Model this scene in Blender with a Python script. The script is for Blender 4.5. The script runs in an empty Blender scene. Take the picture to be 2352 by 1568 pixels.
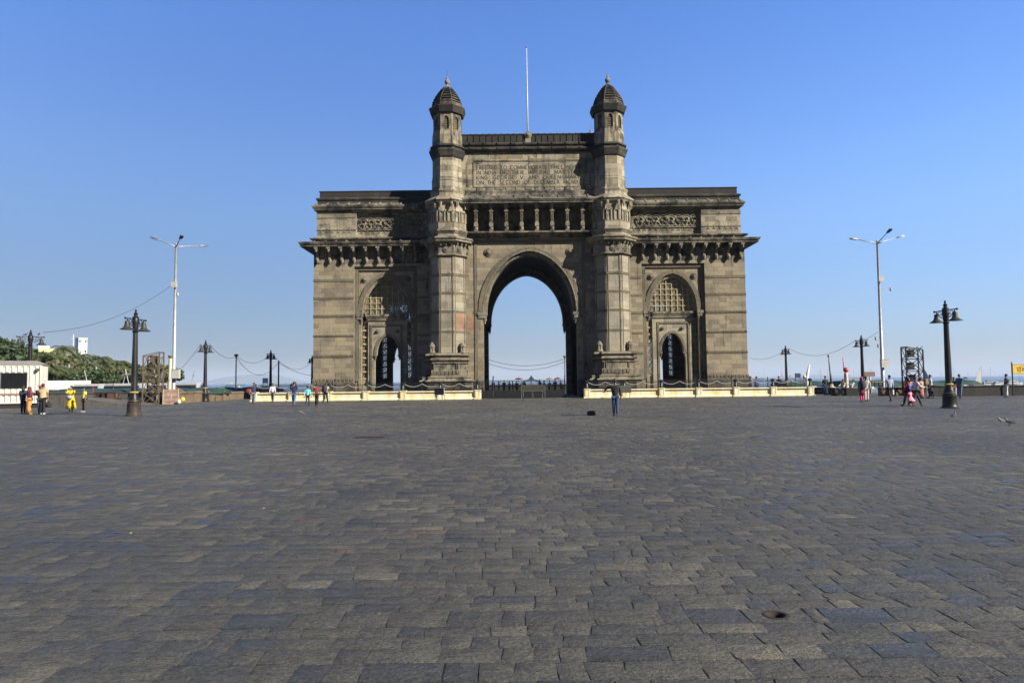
import bpy, math, random
import numpy as np
from mathutils import Vector, Matrix
from mathutils.geometry import tessellate_polygon
R = math.radians
rnd = random.Random(7)
scene = bpy.context.scene
COL = scene.collection

# ------------------------------------------------------------------ camera
cam_d = bpy.data.cameras.new("camera")
cam = bpy.data.objects.new("camera", cam_d)
COL.objects.link(cam)
cam_d.lens = 24.0
cam_d.sensor_width = 36.0
cam_d.clip_start = 0.1
cam_d.clip_end = 60000
PITCH, ROLL, EYE = 3.29, -0.0106, 1.6
CR = Matrix.Rotation(R(90 + PITCH), 4, 'X') @ Matrix.Rotation(ROLL, 4, 'Z')
cam.matrix_world = Matrix.Translation((0, 0, EYE)) @ CR
scene.camera = cam

# ------------------------------------------------------------------ world, sun, exposure
SUN_AZ, SUN_EL = 32.5, 30.0           # azimuth measured from +X towards the camera side (-Y)
sun_dir = Vector((math.cos(R(SUN_EL)) * math.cos(R(SUN_AZ)), -math.cos(R(SUN_EL)) * math.sin(R(SUN_AZ)), math.sin(R(SUN_EL))))
world = bpy.data.worlds.new("World")
scene.world = world
world.use_nodes = True
wn, wl = world.node_tree.nodes, world.node_tree.links
wn.clear()
sky = wn.new('ShaderNodeTexSky')
sky.sky_type = 'NISHITA'
sky.sun_disc = False
sky.sun_elevation = R(SUN_EL)
sky.sun_rotation = -math.atan2(sun_dir.x, sun_dir.y)
sky.air_density = 1.0
sky.dust_density = 0.15
sky.ozone_density = 3.0
hs = wn.new('ShaderNodeHueSaturation')
hs.inputs['Saturation'].default_value = 1.12
bg = wn.new('ShaderNodeBackground')
bg.inputs['Strength'].default_value = 0.06
wo = wn.new('ShaderNodeOutputWorld')
wl.new(sky.outputs[0], hs.inputs['Color'])
# the air near the horizon is bluish over the sea: colour of the air by elevation
tcw = wn.new('ShaderNodeTexCoord'); sep = wn.new('ShaderNodeSeparateXYZ'); wl.new(tcw.outputs['Generated'], sep.inputs[0])
skr = wn.new('ShaderNodeValToRGB'); wl.new(sep.outputs['Z'], skr.inputs[0])
el = skr.color_ramp.elements
el[0].position, el[0].color = 0.0, (0.209, 0.232, 0.314, 1)
el[1].position, el[1].color = 1.0, (0.599, 0.680, 0.965, 1)
for p_, c_ in ((.04, (0.230, 0.249, 0.343)), (.155, (0.433, 0.433, 0.511)), (.22, (0.567, 0.556, 0.637)), (.29, (0.642, 0.639, 0.762)), (.47, (0.653, 0.721, 0.965))):
    k_ = el.new(p_); k_.color = (*c_, 1)
mxw = wn.new('ShaderNodeMix'); mxw.data_type = 'RGBA'; mxw.blend_type = 'MULTIPLY'; mxw.inputs[0].default_value = 1
wl.new(hs.outputs[0], mxw.inputs[6]); wl.new(skr.outputs[0], mxw.inputs[7]); 
# half of the sky behind the camera is dimmed to lower fill on the facade
bk = wn.new('ShaderNodeMapRange'); wl.new(sep.outputs['Y'], bk.inputs[0]); bk.inputs[1].default_value = -.55; bk.inputs[2].default_value = .15; bk.inputs[3].default_value = .48; bk.inputs[4].default_value = 1.79
mx2 = wn.new('ShaderNodeVectorMath'); mx2.operation = 'SCALE'; wl.new(mxw.outputs[2], mx2.inputs[0]); wl.new(bk.outputs[0], mx2.inputs['Scale']); wl.new(mx2.outputs[0], bg.inputs[0])
wl.new(bg.outputs[0], wo.inputs[0])
sd = bpy.data.lights.new("sun", 'SUN')
sd.energy = 5.0
sd.angle = R(0.5)
sd.color = (1.0, 0.92, 0.79)
sun = bpy.data.objects.new("sun", sd)
COL.objects.link(sun)
sun.rotation_mode = 'QUATERNION'
sun.rotation_quaternion = sun_dir.to_track_quat('Z', 'Y')
sun.location = (40, -40, 60)
scene.view_settings.view_transform = 'Standard'
scene.view_settings.look = 'None'
scene.view_settings.exposure = 1.2
scene.view_settings.gamma = 1.0
scene.cycles.max_bounces = 6
scene.cycles.diffuse_bounces = 3
scene.cycles.transparent_max_bounces = 12

# ------------------------------------------------------------------ measuring helpers (photo read at 2352 x 1568)
def ray(x, y):
    return (CR.to_3x3() @ Vector(((x - 1176) / 1568, -(y - 784) / 1568, -1)))
def onY(x, y, Y):
    d = ray(x, y); t = Y / d.y
    return Vector((d.x * t, Y, EYE + d.z * t))
def onZ(x, y, Z=0.0):
    d = ray(x, y); t = (Z - EYE) / d.z
    return Vector((d.x * t, d.y * t, Z))

# ------------------------------------------------------------------ object helpers
def tag(o, label=None, cat=None, group=None, kind=None):
    if label: o['label'] = label
    if cat: o['category'] = cat
    if group: o['group'] = group
    if kind: o['kind'] = kind
    return o
def empty(name, loc=(0, 0, 0), rz=0.0):
    o = bpy.data.objects.new(name, None)
    COL.objects.link(o)
    o.location = loc
    o.rotation_euler = (0, 0, rz)
    o.empty_display_size = 0.2
    return o
def children(o):
    return [c for c in bpy.data.objects if c.parent == o]
def copy_tree(o, loc=None, rz=None, label=None, parent=None):
    c = o.copy(); COL.objects.link(c); c.parent = parent
    for ch in list(o.children): copy_tree(ch, parent=c)
    if loc is not None: c.location = loc
    if rz is not None: c.rotation_euler = (0, 0, rz)
    if label: c['label'] = label
    return c

class MB:
    """collects geometry and links it as ONE mesh object"""
    def __init__(self, T=None):
        self.v = []; self.f = []; self.T = T
    def add(self, vs, fs):
        b = len(self.v)
        self.v += [tuple(self.T(*p)) if self.T else tuple(p) for p in vs]
        self.f += [tuple(i + b for i in f) for f in fs]
    def box(self, x0, x1, y0, y1, z0, z1):
        vs = [(x, y, z) for z in (z0, z1) for y in (y0, y1) for x in (x0, x1)]
        self.add(vs, [(0, 2, 3, 1), (4, 5, 7, 6), (0, 1, 5, 4), (2, 6, 7, 3), (0, 4, 6, 2), (1, 3, 7, 5)])
    def frustum(self, x0, x1, y0, y1, z0, z1, t):
        vs = [(x0, y0, z0), (x1, y0, z0), (x1, y1, z0), (x0, y1, z0), (x0 + t, y0 + t, z1), (x1 - t, y0 + t, z1), (x1 - t, y1 - t, z1), (x0 + t, y1 - t, z1)]
        self.add(vs, [(0, 3, 2, 1), (4, 5, 6, 7), (0, 1, 5, 4), (1, 2, 6, 5), (2, 3, 7, 6), (3, 0, 4, 7)])
    def slab(self, outer, holes, y0, y1):
        """polygon in (x,z) with holes, extruded from y0 to y1"""
        loops = [outer] + list(holes)
        tris = tessellate_polygon([[Vector((p[0], p[1], 0)) for p in l] for l in loops])
        pts = [p for l in loops for p in l]; n = len(pts)
        vs = [(p[0], y0, p[1]) for p in pts] + [(p[0], y1, p[1]) for p in pts]
        fs = [tuple(t) for t in tris] + [tuple(i + n for i in reversed(t)) for t in tris]
        b = 0
        for l in loops:
            m = len(l)
            for i in range(m):
                j = (i + 1) % m
                fs.append((b + i, b + j, b + j + n, b + i + n))
            b += m
        self.add(vs, fs)
    def prism(self, poly, x0, x1):
        """polygon in (y,z) extruded along x"""
        n = len(poly)
        tris = tessellate_polygon([[Vector((p[0], p[1], 0)) for p in poly]])
        vs = [(x0, p[0], p[1]) for p in poly] + [(x1, p[0], p[1]) for p in poly]
        fs = [tuple(t) for t in tris] + [tuple(i + n for i in reversed(t)) for t in tris]
        fs += [(i, (i + 1) % n, (i + 1) % n + n, i + n) for i in range(n)]
        self.add(vs, fs)
    def rings(self, rings, cap0=True, cap1=True):
        n = len(rings[0]); vs = [p for r in rings for p in r]; fs = []
        for k in range(len(rings) - 1):
            for i in range(n):
                j = (i + 1) % n
                fs.append((k * n + i, k * n + j, (k + 1) * n + j, (k + 1) * n + i))
        if cap0: fs.append(tuple(range(n - 1, -1, -1)))
        if cap1: fs.append(tuple(range((len(rings) - 1) * n, len(rings) * n)))
        self.add(vs, fs)
    def stack(self, plan, prof, cap0=True, cap1=True):
        """plan: CCW (x,y) polygon; prof: [(offset,z)...]"""
        self.rings([[(p[0], p[1], z) for p in offset(plan, o)] for o, z in prof], cap0, cap1)
    def octa(self, cx, cy, prof, n=8, cap0=True, cap1=True):
        """prof: [(half width across flats, z)...]"""
        k = 1 / math.cos(math.pi / n)
        self.rings([[(cx + r * k * math.cos(2 * math.pi * (i + .5) / n), cy + r * k * math.sin(2 * math.pi * (i + .5) / n), z) for i in range(n)] for r, z in prof], cap0, cap1)
    def lathe(self, c, prof, n=16, axis='z', sx=1, sy=1):
        rg = []
        for r, h in prof:
            r = max(r, 1e-4); g = []
            for i in range(n):
                a = 2 * math.pi * i / n; p = (r * math.cos(a) * sx, r * math.sin(a) * sy)
                if axis == 'z': g.append((c[0] + p[0], c[1] + p[1], c[2] + h))
                elif axis == 'y': g.append((c[0] + p[0], c[1] + h, c[2] + p[1]))
                else: g.append((c[0] + h, c[1] + p[0], c[2] + p[1]))
            rg.append(g)
        self.rings(rg)
    def tube(self, pts, r, n=6, caps=True):
        pts = [Vector(p) for p in pts]; rs = r if hasattr(r, '__len__') else [r] * len(pts); rg = []
        for i, p in enumerate(pts):
            d = (pts[min(i + 1, len(pts) - 1)] - pts[max(i - 1, 0)]).normalized()
            up = Vector((0, 0, 1)) if abs(d.z) < .95 else Vector((1, 0, 0))
            a = d.cross(up).normalized(); b = a.cross(d)
            rg.append([tuple(p + (a * math.cos(2 * math.pi * k / n) + b * math.sin(2 * math.pi * k / n)) * rs[i]) for k in range(n)])
        self.rings(rg, caps, caps)
    def bar(self, p, q, w, d=None):
        """square bar from p to q"""
        p, q = Vector(p), Vector(q); dr = (q - p).normalized()
        up = Vector((0, 1, 0)) if abs(dr.y) < .9 else Vector((0, 0, 1))
        a = dr.cross(up).normalized() * w / 2; b = dr.cross(a).normalized() * (d or w) / 2
        self.rings([[tuple(c + a + b), tuple(c - a + b), tuple(c - a - b), tuple(c + a - b)] for c in (p, q)])
    def ball(self, c, r, n=10, m=6, s=(1, 1, 1)):
        self.rings([[(c[0] + r * s[0] * math.sin(t) * math.cos(2 * math.pi * i / n), c[1] + r * s[1] * math.sin(t) * math.sin(2 * math.pi * i / n), c[2] - r * s[2] * math.cos(t)) for i in range(n)]
                    for t in [0.02 + (math.pi - .04) * k / m for k in range(m + 1)]])
    def build(self, name, m, parent=None, smooth=False, recalc=True, uv=True):
        me = bpy.data.meshes.new(name)
        me.from_pydata(self.v, [], self.f)
        me.update()
        if recalc:
            import bmesh
            bm = bmesh.new(); bm.from_mesh(me)
            bmesh.ops.recalc_face_normals(bm, faces=bm.faces)
            bm.to_mesh(me); bm.free()
        if uv: metre_uv(me)
        if smooth:
            me.shade_smooth()
            if smooth != True: me.set_sharp_from_angle(angle=R(smooth))
        for k in (m if isinstance(m, (list, tuple)) else [m]): me.materials.append(k)
        o = bpy.data.objects.new(name, me)
        COL.objects.link(o)
        if parent: o.parent = parent
        return o

def metre_uv(me):
    """uv in metres along each face: u along the horizontal tangent, v up"""
    n = len(me.polygons)
    if not n: return
    co = np.empty(len(me.vertices) * 3); me.vertices.foreach_get('co', co); co = co.reshape(-1, 3)
    vi = np.empty(len(me.loops), dtype=np.int32); me.loops.foreach_get('vertex_index', vi)
    nr = np.empty(n * 3); me.polygons.foreach_get('normal', nr); nr = nr.reshape(-1, 3)
    lt = np.empty(n, dtype=np.int32); me.polygons.foreach_get('loop_total', lt)
    nn = np.repeat(nr, lt, axis=0); P = co[vi]
    h = np.hypot(nn[:, 0], nn[:, 1]); flat = h < .35; h = np.maximum(h, 1e-6)
    u = np.where(flat, P[:, 0], (-nn[:, 1] * P[:, 0] + nn[:, 0] * P[:, 1]) / h)
    v = np.where(flat, P[:, 1], P[:, 2])
    lay = me.uv_layers.new(name='UVMap')
    lay.data.foreach_set('uv', np.stack([u, v], 1).ravel())

def offset(plan, o):
    n = len(plan); out = []
    for i in range(n):
        p0, p1, p2 = Vector(plan[i - 1]), Vector(plan[i]), Vector(plan[(i + 1) % n])
        a = (p1 - p0).normalized(); b = (p2 - p1).normalized()
        na, nb = Vector((a.y, -a.x)), Vector((b.y, -b.x))
        m = (na + nb); k = m.length_squared
        m = m * (2 * o / k) if k > 1e-6 else na * o
        out.append((p1.x + m.x, p1.y + m.y))
    return out
def rect(x0, x1, y0, y1):
    return [(x0, y0), (x1, y0), (x1, y1), (x0, y1)]
AP, AQ = 1.75, .48
def arch(cx, w, s, a, n=12, p=AP, q=AQ):
    """pointed arch points, left spring to right spring, over the top"""
    L = []
    for i in range(n + 1):
        t = 1 - (i / n) ** 1.7
        L.append((-w * t, s + (a - s) * max(0, 1 - t ** p) ** q))
    return [(cx + x, z) for x, z in L] + [(cx - x, z) for x, z in reversed(L[:-1])]

# ------------------------------------------------------------------ materials
def newmat(name):
    m = bpy.data.materials.new(name); m.use_nodes = True
    nt = m.node_tree; b = nt.nodes['Principled BSDF']
    return m, nt.nodes, nt.links, b
def setc(b, c, r=.8, metal=0.0, spec=None):
    b.inputs['Base Color'].default_value = (*c, 1); b.inputs['Roughness'].default_value = r; b.inputs['Metallic'].default_value = metal
    if spec is not None: b.inputs['Specular IOR Level'].default_value = spec
def ramp(N, pts):
    r = N.new('ShaderNodeValToRGB'); e = r.color_ramp.elements
    e[0].position, e[0].color = pts[0][0], (*pts[0][1], 1)
    e[1].position, e[1].color = pts[-1][0], (*pts[-1][1], 1)
    for p, c in pts[1:-1]:
        k = e.new(p); k.color = (*c, 1)
    return r
def noise(N, L, vec, scale, detail=4, rough=.6, dist=0):
    n = N.new('ShaderNodeTexNoise'); n.inputs['Scale'].default_value = scale; n.inputs['Detail'].default_value = detail
    n.inputs['Roughness'].default_value = rough; n.inputs['Distortion'].default_value = dist
    if vec is not None: L.new(vec, n.inputs['Vector'])
    return n
def mix(N, L, fac, a, b, mode='MIX'):
    m = N.new('ShaderNodeMix'); m.data_type = 'RGBA'; m.blend_type = mode
    for s, v in ((m.inputs[0], fac), (m.inputs[6], a), (m.inputs[7], b)):
        if hasattr(v, 'is_output'): L.new(v, s)
        elif hasattr(v, '__len__'): s.default_value = (*v, 1)
        else: s.default_value = v
    return m.outputs[2]
def mapping(N, L, vec, sc):
    m = N.new('ShaderNodeMapping'); m.inputs['Scale'].default_value = sc; L.new(vec, m.inputs['Vector']); return m.outputs[0]
def bump(N, L, b, h, strength, dist=.02, prev=None):
    k = N.new('ShaderNodeBump'); k.inputs['Strength'].default_value = strength; k.inputs['Distance'].default_value = dist
    L.new(h, k.inputs['Height'])
    if prev: L.new(prev, k.inputs['Normal'])
    L.new(k.outputs[0], b.inputs['Normal']); return k.outputs[0]

def stone(name, c1, c2, c3, bw=1.05, bh=.43, soot=.0, streak=0., mortar=.012, block=1., carve=0.):
    """weathered block stone: brick coursing with blocks that differ, broad stains, soot patches, streaks that run down"""
    m, N, L, b = newmat(name)
    uv = N.new('ShaderNodeTexCoord').outputs['UV']
    geo = N.new('ShaderNodeNewGeometry').outputs['Position']
    wob = noise(N, L, geo, .9, 2); wadd = N.new('ShaderNodeVectorMath'); wadd.operation = 'MULTIPLY_ADD'
    L.new(wob.outputs['Color'], wadd.inputs[0]); wadd.inputs[1].default_value = (.03, .03, 0); L.new(uv, wadd.inputs[2])
    br = N.new('ShaderNodeTexBrick'); L.new(wadd.outputs[0], br.inputs['Vector'])
    br.inputs['Scale'].default_value = 1; br.inputs['Brick Width'].default_value = bw; br.inputs['Row Height'].default_value = bh
    br.inputs['Mortar Size'].default_value = mortar; br.inputs['Mortar Smooth'].default_value = .4; br.inputs['Bias'].default_value = -.15
    br.squash = .7; br.squash_frequency = 3
    br.inputs['Color1'].default_value = (0, 0, 0, 1); br.inputs['Color2'].default_value = (1, 1, 1, 1); br.inputs['Mortar'].default_value = (.5, .5, .5, 1)
    rp = ramp(N, [(0, c1), (.35, c1), (.55, c2), (.8, c2), (.93, c3), (1, c3)]); L.new(br.outputs['Color'], rp.inputs[0])
    base = mix(N, L, block, c1, rp.outputs[0])
    n1 = noise(N, L, geo, .35, 5, .65); r1 = ramp(N, [(.3, (.62, .62, .62)), (.5, (1, 1, 1)), (.72, (1.16, 1.12, 1.02))]); L.new(n1.outputs[0], r1.inputs[0])
    base = mix(N, L, 1, base, r1.outputs[0], 'MULTIPLY')
    n2 = noise(N, L, geo, 5, 5, .7); r2 = ramp(N, [(.25, (.72, .72, .72)), (.6, (1.05, 1.05, 1.05))]); L.new(n2.outputs[0], r2.inputs[0])
    base = mix(N, L, .8, base, r2.outputs[0], 'MULTIPLY')
    # joints
    base = mix(N, L, br.outputs['Fac'], base, mix(N, L, .5, base, tuple(x * .35 for x in c1)))
    # streaks
    if streak > 0:
        ns = noise(N, L, mapping(N, L, geo, (3.2, 3.2, .22)), 1.0, 5, .7)
        rs = ramp(N, [(.62 - .3 * streak, (0, 0, 0)), (.78 - .22 * streak, (1, 1, 1))]); L.new(ns.outputs[0], rs.inputs[0])
        base = mix(N, L, rs.outputs[0], base, (.028, .027, .025))
    if soot > 0:
        n3 = noise(N, L, geo, .8, 6, .72); r3 = ramp(N, [(.66 - .4 * soot, (0, 0, 0)), (.8 - .35 * soot, (1, 1, 1))]); L.new(n3.outputs[0], r3.inputs[0])
        base = mix(N, L, r3.outputs[0], base, (.024, .023, .022))
    L.new(base, b.inputs['Base Color'])
    b.inputs['Roughness'].default_value = .88
    b.inputs['Specular IOR Level'].default_value = .25
    bp = bump(N, L, b, n2.outputs[0], .45, .03)
    inv = N.new('ShaderNodeMath'); inv.operation = 'SUBTRACT'; inv.inputs[0].default_value = 1; L.new(br.outputs['Fac'], inv.inputs[1])
    bp = bump(N, L, b, inv.outputs[0], .6 * block, .02, bp)
    if carve > 0:
        vo = N.new('ShaderNodeTexVoronoi'); vo.inputs['Scale'].default_value = 1; vo.feature = 'F1'
        L.new(mapping(N, L, uv, (carve, carve, 1)), vo.inputs['Vector']); vo.inputs['Randomness'].default_value = .25
        bump(N, L, b, vo.outputs['Distance'], 1.0, .09, bp)
        rc = ramp(N, [(.25, (1, 1, 1)), (.6, (.42, .42, .42))]); L.new(vo.outputs['Distance'], rc.inputs[0])
        L.new(mix(N, L, .8, base, rc.outputs[0], 'MULTIPLY'), b.inputs['Base Color'])
    return m

def plain(name, c, r=.7, metal=0., var=.25, scale=6., bmp=.1, c2=None, rust=0., spec=None, thr=.5):
    """painted or cloth surface with uneven tone and light relief"""
    m, N, L, b = newmat(name); setc(b, c, r, metal, spec)
    co = N.new('ShaderNodeTexCoord').outputs['Object']
    n = noise(N, L, co, scale, 5, .65)
    lo = tuple(x * (1 - var) for x in c); hi = c2 or tuple(min(1, x * (1 + var * .6)) for x in c)
    rp = ramp(N, [(max(0, thr - .2), lo), (min(1, thr + .2), hi)]); L.new(n.outputs[0], rp.inputs[0]); col = rp.outputs[0]
    if rust > 0:
        n2 = noise(N, L, mapping(N, L, co, (1, 1, .35)), scale * 1.7, 6, .75); r2 = ramp(N, [(.7 - .3 * rust, (0, 0, 0)), (.8 - .25 * rust, (1, 1, 1))])
        L.new(n2.outputs[0], r2.inputs[0]); col = mix(N, L, r2.outputs[0], col, (.075, .034, .018))
    L.new(col, b.inputs['Base Color'])
    if bmp: bump(N, L, b, n.outputs[0], bmp, .01)
    return m

S1, S2, S3 = (.218, .188, .136), (.155, .133, .098), (.26, .212, .135)
MAT = {}
MAT['wall'] = stone('coursed_stone', S1, S2, S3, soot=.10, streak=.12)
MAT['wall_up'] = stone('upper_stone', (0.262, 0.236, 0.176), (0.164, 0.144, 0.107), (0.292, 0.214, 0.124), soot=.3, streak=.32, bh=.5)
MAT['trim'] = stone('moulded_stone', (0.194, 0.174, 0.130), (0.145, 0.127, 0.096), (0.213, 0.188, 0.139), bw=1.6, bh=3., soot=.44, streak=.25, block=.5)
MAT['ledge'] = stone('ledge_stone', (0.195, 0.178, 0.137), (0.117, 0.109, 0.089), (0.223, 0.198, 0.149), bw=1.1, bh=4., soot=.62, streak=.36, block=.6)
MAT['sooty'] = stone('soot_crusted_stone', (.09, .08, .06), (.05, .046, .038), (.13, .11, .08), bw=.7, bh=4., soot=.72, streak=.5, block=.6)
MAT['black'] = stone('sooty_stone', (.055, .05, .042), (.03, .028, .025), (.085, .075, .06), bw=.62, bh=4., soot=.78, streak=.8, mortar=.02)
MAT['carve'] = stone('carved_stone', (0.188, 0.166, 0.120), (0.160, 0.141, 0.105), (0.212, 0.188, 0.135), bw=1.2, bh=4., soot=.2, streak=.15, block=.3, carve=9.)
MAT['shaft'] = stone('shaft_stone', (0.243, 0.220, 0.169), (0.189, 0.168, 0.126), (0.279, 0.242, 0.168), bw=1.4, bh=.6, soot=.12, streak=.16)
MAT['dome'] = stone('dome_stone', (0.126, 0.112, 0.085), (0.078, 0.070, 0.055), (0.155, 0.139, 0.106), bw=.5, bh=4., soot=.66, streak=.42, block=.5)
MAT['inside'] = plain('inner_stone', (.03, .028, .024), .9)  # near-black tone paints in the shade of the vault and turret insides
MAT['letter'] = plain('cut_letter', (.042, .037, .03), .9, var=.3)
MAT['lattice'] = plain('lattice_stone', (.27, .235, .15), .85, var=.3, scale=2)
# ================================================================== THE GATEWAY
UC = 1.76                         # centre line
YF, YB = 66.0, 78.0               # wing faces, sea side mirrored about y = 72
gate = empty('stone_gateway', (UC, 66, 0))
tag(gate, 'huge basalt triumphal gateway with pointed arch and domed turrets above the plaza', 'monument')
GI = Matrix.Translation((-UC, -66, 0))
def side(s, back):
    if back: return lambda u, y, z: (s * u, 144 - y - 66, z)
    return lambda u, y, z: (s * u, y - 66, z)
def front(u, y, z): return (u, y - 66, z)

def archivolt(M, cx, w0, w1, s, a0, a1, y0, y1, n=12):
    """curved band between an inner arch (w0,a0) and an outer arch (w1,a1)"""
    A, B = arch(cx, w0, s, a0, n), arch(cx, w1, s, a1, n)
    rg = [[(A[i][0], y0, A[i][1]), (B[i][0], y0, B[i][1]), (B[i][0], y1, B[i][1]), (A[i][0], y1, A[i][1])] for i in range(len(A))]
    M.rings(rg)
def boss(M, u, z, y, r):
    M.lathe((u, y, z), [(r, .03), (r, -.06), (r * .86, -.11), (r * .7, -.08), (r * .62, -.14), (r * .45, -.2), (r * .34, -.17), (r * .3, -.24), (r * .12, -.27), (0, -.27)], 16, 'y')
def star_cell(M, x0, x1, z0, z1, y, w, kind=0, inside=None):
    cx, cz = (x0 + x1) / 2, (z0 + z1) / 2; a, b = (x1 - x0) / 2, (z1 - z0) / 2
    segs = []
    P = lambda t, k: (cx + a * k * math.cos(t), cz + b * k * math.sin(t))
    for i in range(8):
        t, t2 = i * math.pi / 4 + .39 * (kind % 2), (i + 1) * math.pi / 4 + .39 * (kind % 2)
        if kind != 2 or i % 2: segs.append((P(t, .25 if kind < 2 else .0), P(t, 1.1)))
        segs.append((P(t, .55), P(t2, .55)))
    for i in range(4):
        t = i * math.pi / 2 + .785
        segs.append((P(t, 1.35), P(t + .5, .9)))
    for p, q in segs:
        mx, mz = (p[0] + q[0]) / 2, (p[1] + q[1]) / 2
        if inside and not inside(mx, mz): continue
        p = (min(max(p[0], x0), x1), min(max(p[1], z0), z1)); q = (min(max(q[0], x0), x1), min(max(q[1], z0), z1))
        if abs(p[0] - q[0]) + abs(p[1] - q[1]) < .02: continue
        M.bar((p[0], y, p[1]), (q[0], y, q[1]), w, .05)

def zw(z): return 1.6 + (z - 1.6) * 1.011
W0, NC = 66.0, 14.0               # wing plane, niche centre
def wing(s, back, parent):
    T = side(s, back)
    lo, hi = 10.93, 17.06
    # walls : pier, strip by the pillar, head above the niche, set-back niche wall with its arch
    M = MB(T)
    M.box(hi, 21.0, W0, W0 + 1.2, 0, 13.1)
    M.box(8.6, lo, W0, W0 + 1.2, 0, 13.1)
    M.box(lo, hi, W0, W0 + 1.2, 12.84, 13.1)
    w = M.build('wing_wall', MAT['wall'], parent)
    M = MB(T)
    ow = 2.32
    out = [(lo, 0), (hi, 0), (hi, 12.84), (lo, 12.84)]
    hole = [(NC - 2.44, .02), (NC - 2.44, 7.72)] + arch(NC, ow, 8.28, 11.9) + [(NC + 2.44, 7.72), (NC + 2.44, .02)]
    M.slab([(lo, 0), (NC - 2.44, 0), (NC - 2.44, 7.72)] + arch(NC, ow, 8.28, 11.9) + [(NC + 2.44, 7.72), (NC + 2.44, 0), (hi, 0), (hi, 12.835), (lo, 12.835)], [], W0 + .38, W0 + .95)
    M.build('niche_wall', MAT['wall'], w)
    # carved frame round the niche, plain roll inside it
    M = MB(T)
    M.box(lo + .03, lo + .31, W0 + .2, W0 + .378, 1.7, 12.8); M.box(hi - .31, hi - .03, W0 + .2, W0 + .378, 1.7, 12.8)
    M.box(lo + .31, hi - .31, W0 + .2, W0 + .378, 12.52, 12.8)
    archivolt(M, NC, 2.33, 2.76, 8.28, 11.92, 12.28, W0 + .26, W0 + .378)
    M.build('niche_frame', MAT['carve'], w)
    M = MB(T)
    for x in (lo + .36, hi - .42): M.box(x, x + .06, W0 + .3, W0 + .377, .6, 12.46)
    M.box(lo + .42, hi - .42, W0 + .3, W0 + .377, 12.4, 12.46)
    archivolt(M, NC, 2.16, 2.33, 8.28, 11.55, 11.9, W0 + .6, W0 + .95)
    for d in (-1, 1):
        M.box(NC + d * 2.62 - .32, NC + d * 2.62 + .32, W0 + .1, W0 + .376, 7.98, 8.28)
        M.box(NC + d * 2.6 - .26, NC + d * 2.6 + .26, W0 + .16, W0 + .376, 7.72, 7.98)
        M.lathe((NC + d * 2.42, W0 + .3, 7.3), [(0.02, 0), (.07, .08), (.05, .16), (.12, .26), (.17, .42)], 8)
    M.build('moulding', MAT['trim'], w)
    for d in (-1, 1):
        M = MB(T); boss(M, NC + d * 2.1, 11.62, W0 + .38, .3); M.build('rosette', MAT['trim'], w, smooth=40)
    # door leaf wall standing in the niche, lintel over it
    M = MB(T)
    dy = W0 + .78
    dcx = NC - .04
    M.slab([(12.02, 0), (dcx - 1.26, 0), (dcx - 1.26, 3.75), (dcx - 1.12, 4.2)] + arch(dcx, 1.06, 4.25, 6.08)[0:] + [(dcx + 1.12, 4.2), (dcx + 1.26, 3.75), (dcx + 1.26, 0), (15.86, 0), (15.86, 7.6), (12.02, 7.6)], [], dy, dy + .5)
    M.build('door_wall', MAT['shaft'], w)
    M = MB(T)
    for a, b in ((12.5, 12.68), (15.46, 15.64)): M.box(a, b, dy - .07, dy - .002, .6, 7.2)
    M.box(12.68, 15.46, dy - .07, dy - .002, 7.03, 7.2)
    archivolt(M, dcx, 1.07, 1.31, 4.25, 6.1, 6.34, dy - .07, dy - .002, 10)
    for d in (-1, 1):
        M.box(dcx + d * 1.17 - .16, dcx + d * 1.17 + .16, dy - .1, dy - .003, 4.1, 4.24)
        M.lathe((dcx + d * 1.17, dy - .03, 3.72), [(0.02, 0), (.06, .1), (.05, .2), (.12, .38)], 8)
    M.build('door_frame', MAT['carve'], w)
    for d in (-1, 1):
        M = MB(T); boss(M, dcx + d * .97, 6.55, dy, .19); M.build('door_rosette', MAT['trim'], w, smooth=40)
    M = MB(T)
    M.box(11.95, 16.1, W0 + .5, W0 + 1.1, 8.02, 8.22); M.box(12.0, 16.05, W0 + .58, W0 + 1.1, 7.86, 8.02); M.box(12.05, 16.0, W0 + .66, W0 + 1.1, 7.62, 7.86)
    M.build('lintel', MAT['trim'], w)
    # arched stone screen
    M = MB(T)
    gy = W0 + .95
    inside = lambda x, z: abs(x - NC) < 2.14 and z < 8.28 + (11.5 - 8.28) * max(0, 1 - (abs(x - NC) / 2.16) ** AP) ** AQ
    xs = [NC - 1.62 + .54 * k for k in range(7)]; xs = [NC - 2.16] + [NC - 1.62 + .648 * k * .8333 for k in range(7)] + [NC + 2.16]
    zs = [8.24, 8.79, 9.33, 9.88, 10.42, 10.96, 11.5]
    for x in xs[1:-1]:
        zt = 8.28 + (11.5 - 8.28) * max(0, 1 - (abs(x - NC) / 2.16) ** AP) ** AQ
        M.box(x - .045, x + .045, gy - .12, gy + .08, 8.22, zt)
    for z in zs[1:-1]:
        t = ((z - 8.28) / 3.22) ** (1 / AQ); hw = 2.16 * max(0, 1 - t) ** (1 / AP)
        M.box(NC - hw, NC + hw, gy - .117, gy + .077, z - .04, z + .04)
    k = 0
    for i in range(len(xs) - 1):
        for j in range(len(zs) - 1):
            if inside((xs[i] + xs[i + 1]) / 2, zs[j] + .12): star_cell(M, xs[i], xs[i + 1], zs[j], zs[j + 1], gy, .065, (i * 2 + j * 3) % 3, inside)
    M.build('arch_screen', MAT['lattice'], w)
    if back:
        M = MB(T); M.box(11.4, 16.7, gy + .3, gy + .6, 10.3, 13.0); M.build('inner_lintel', MAT['inside'], w)  # added slab that stops sky showing through the back screen
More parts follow.
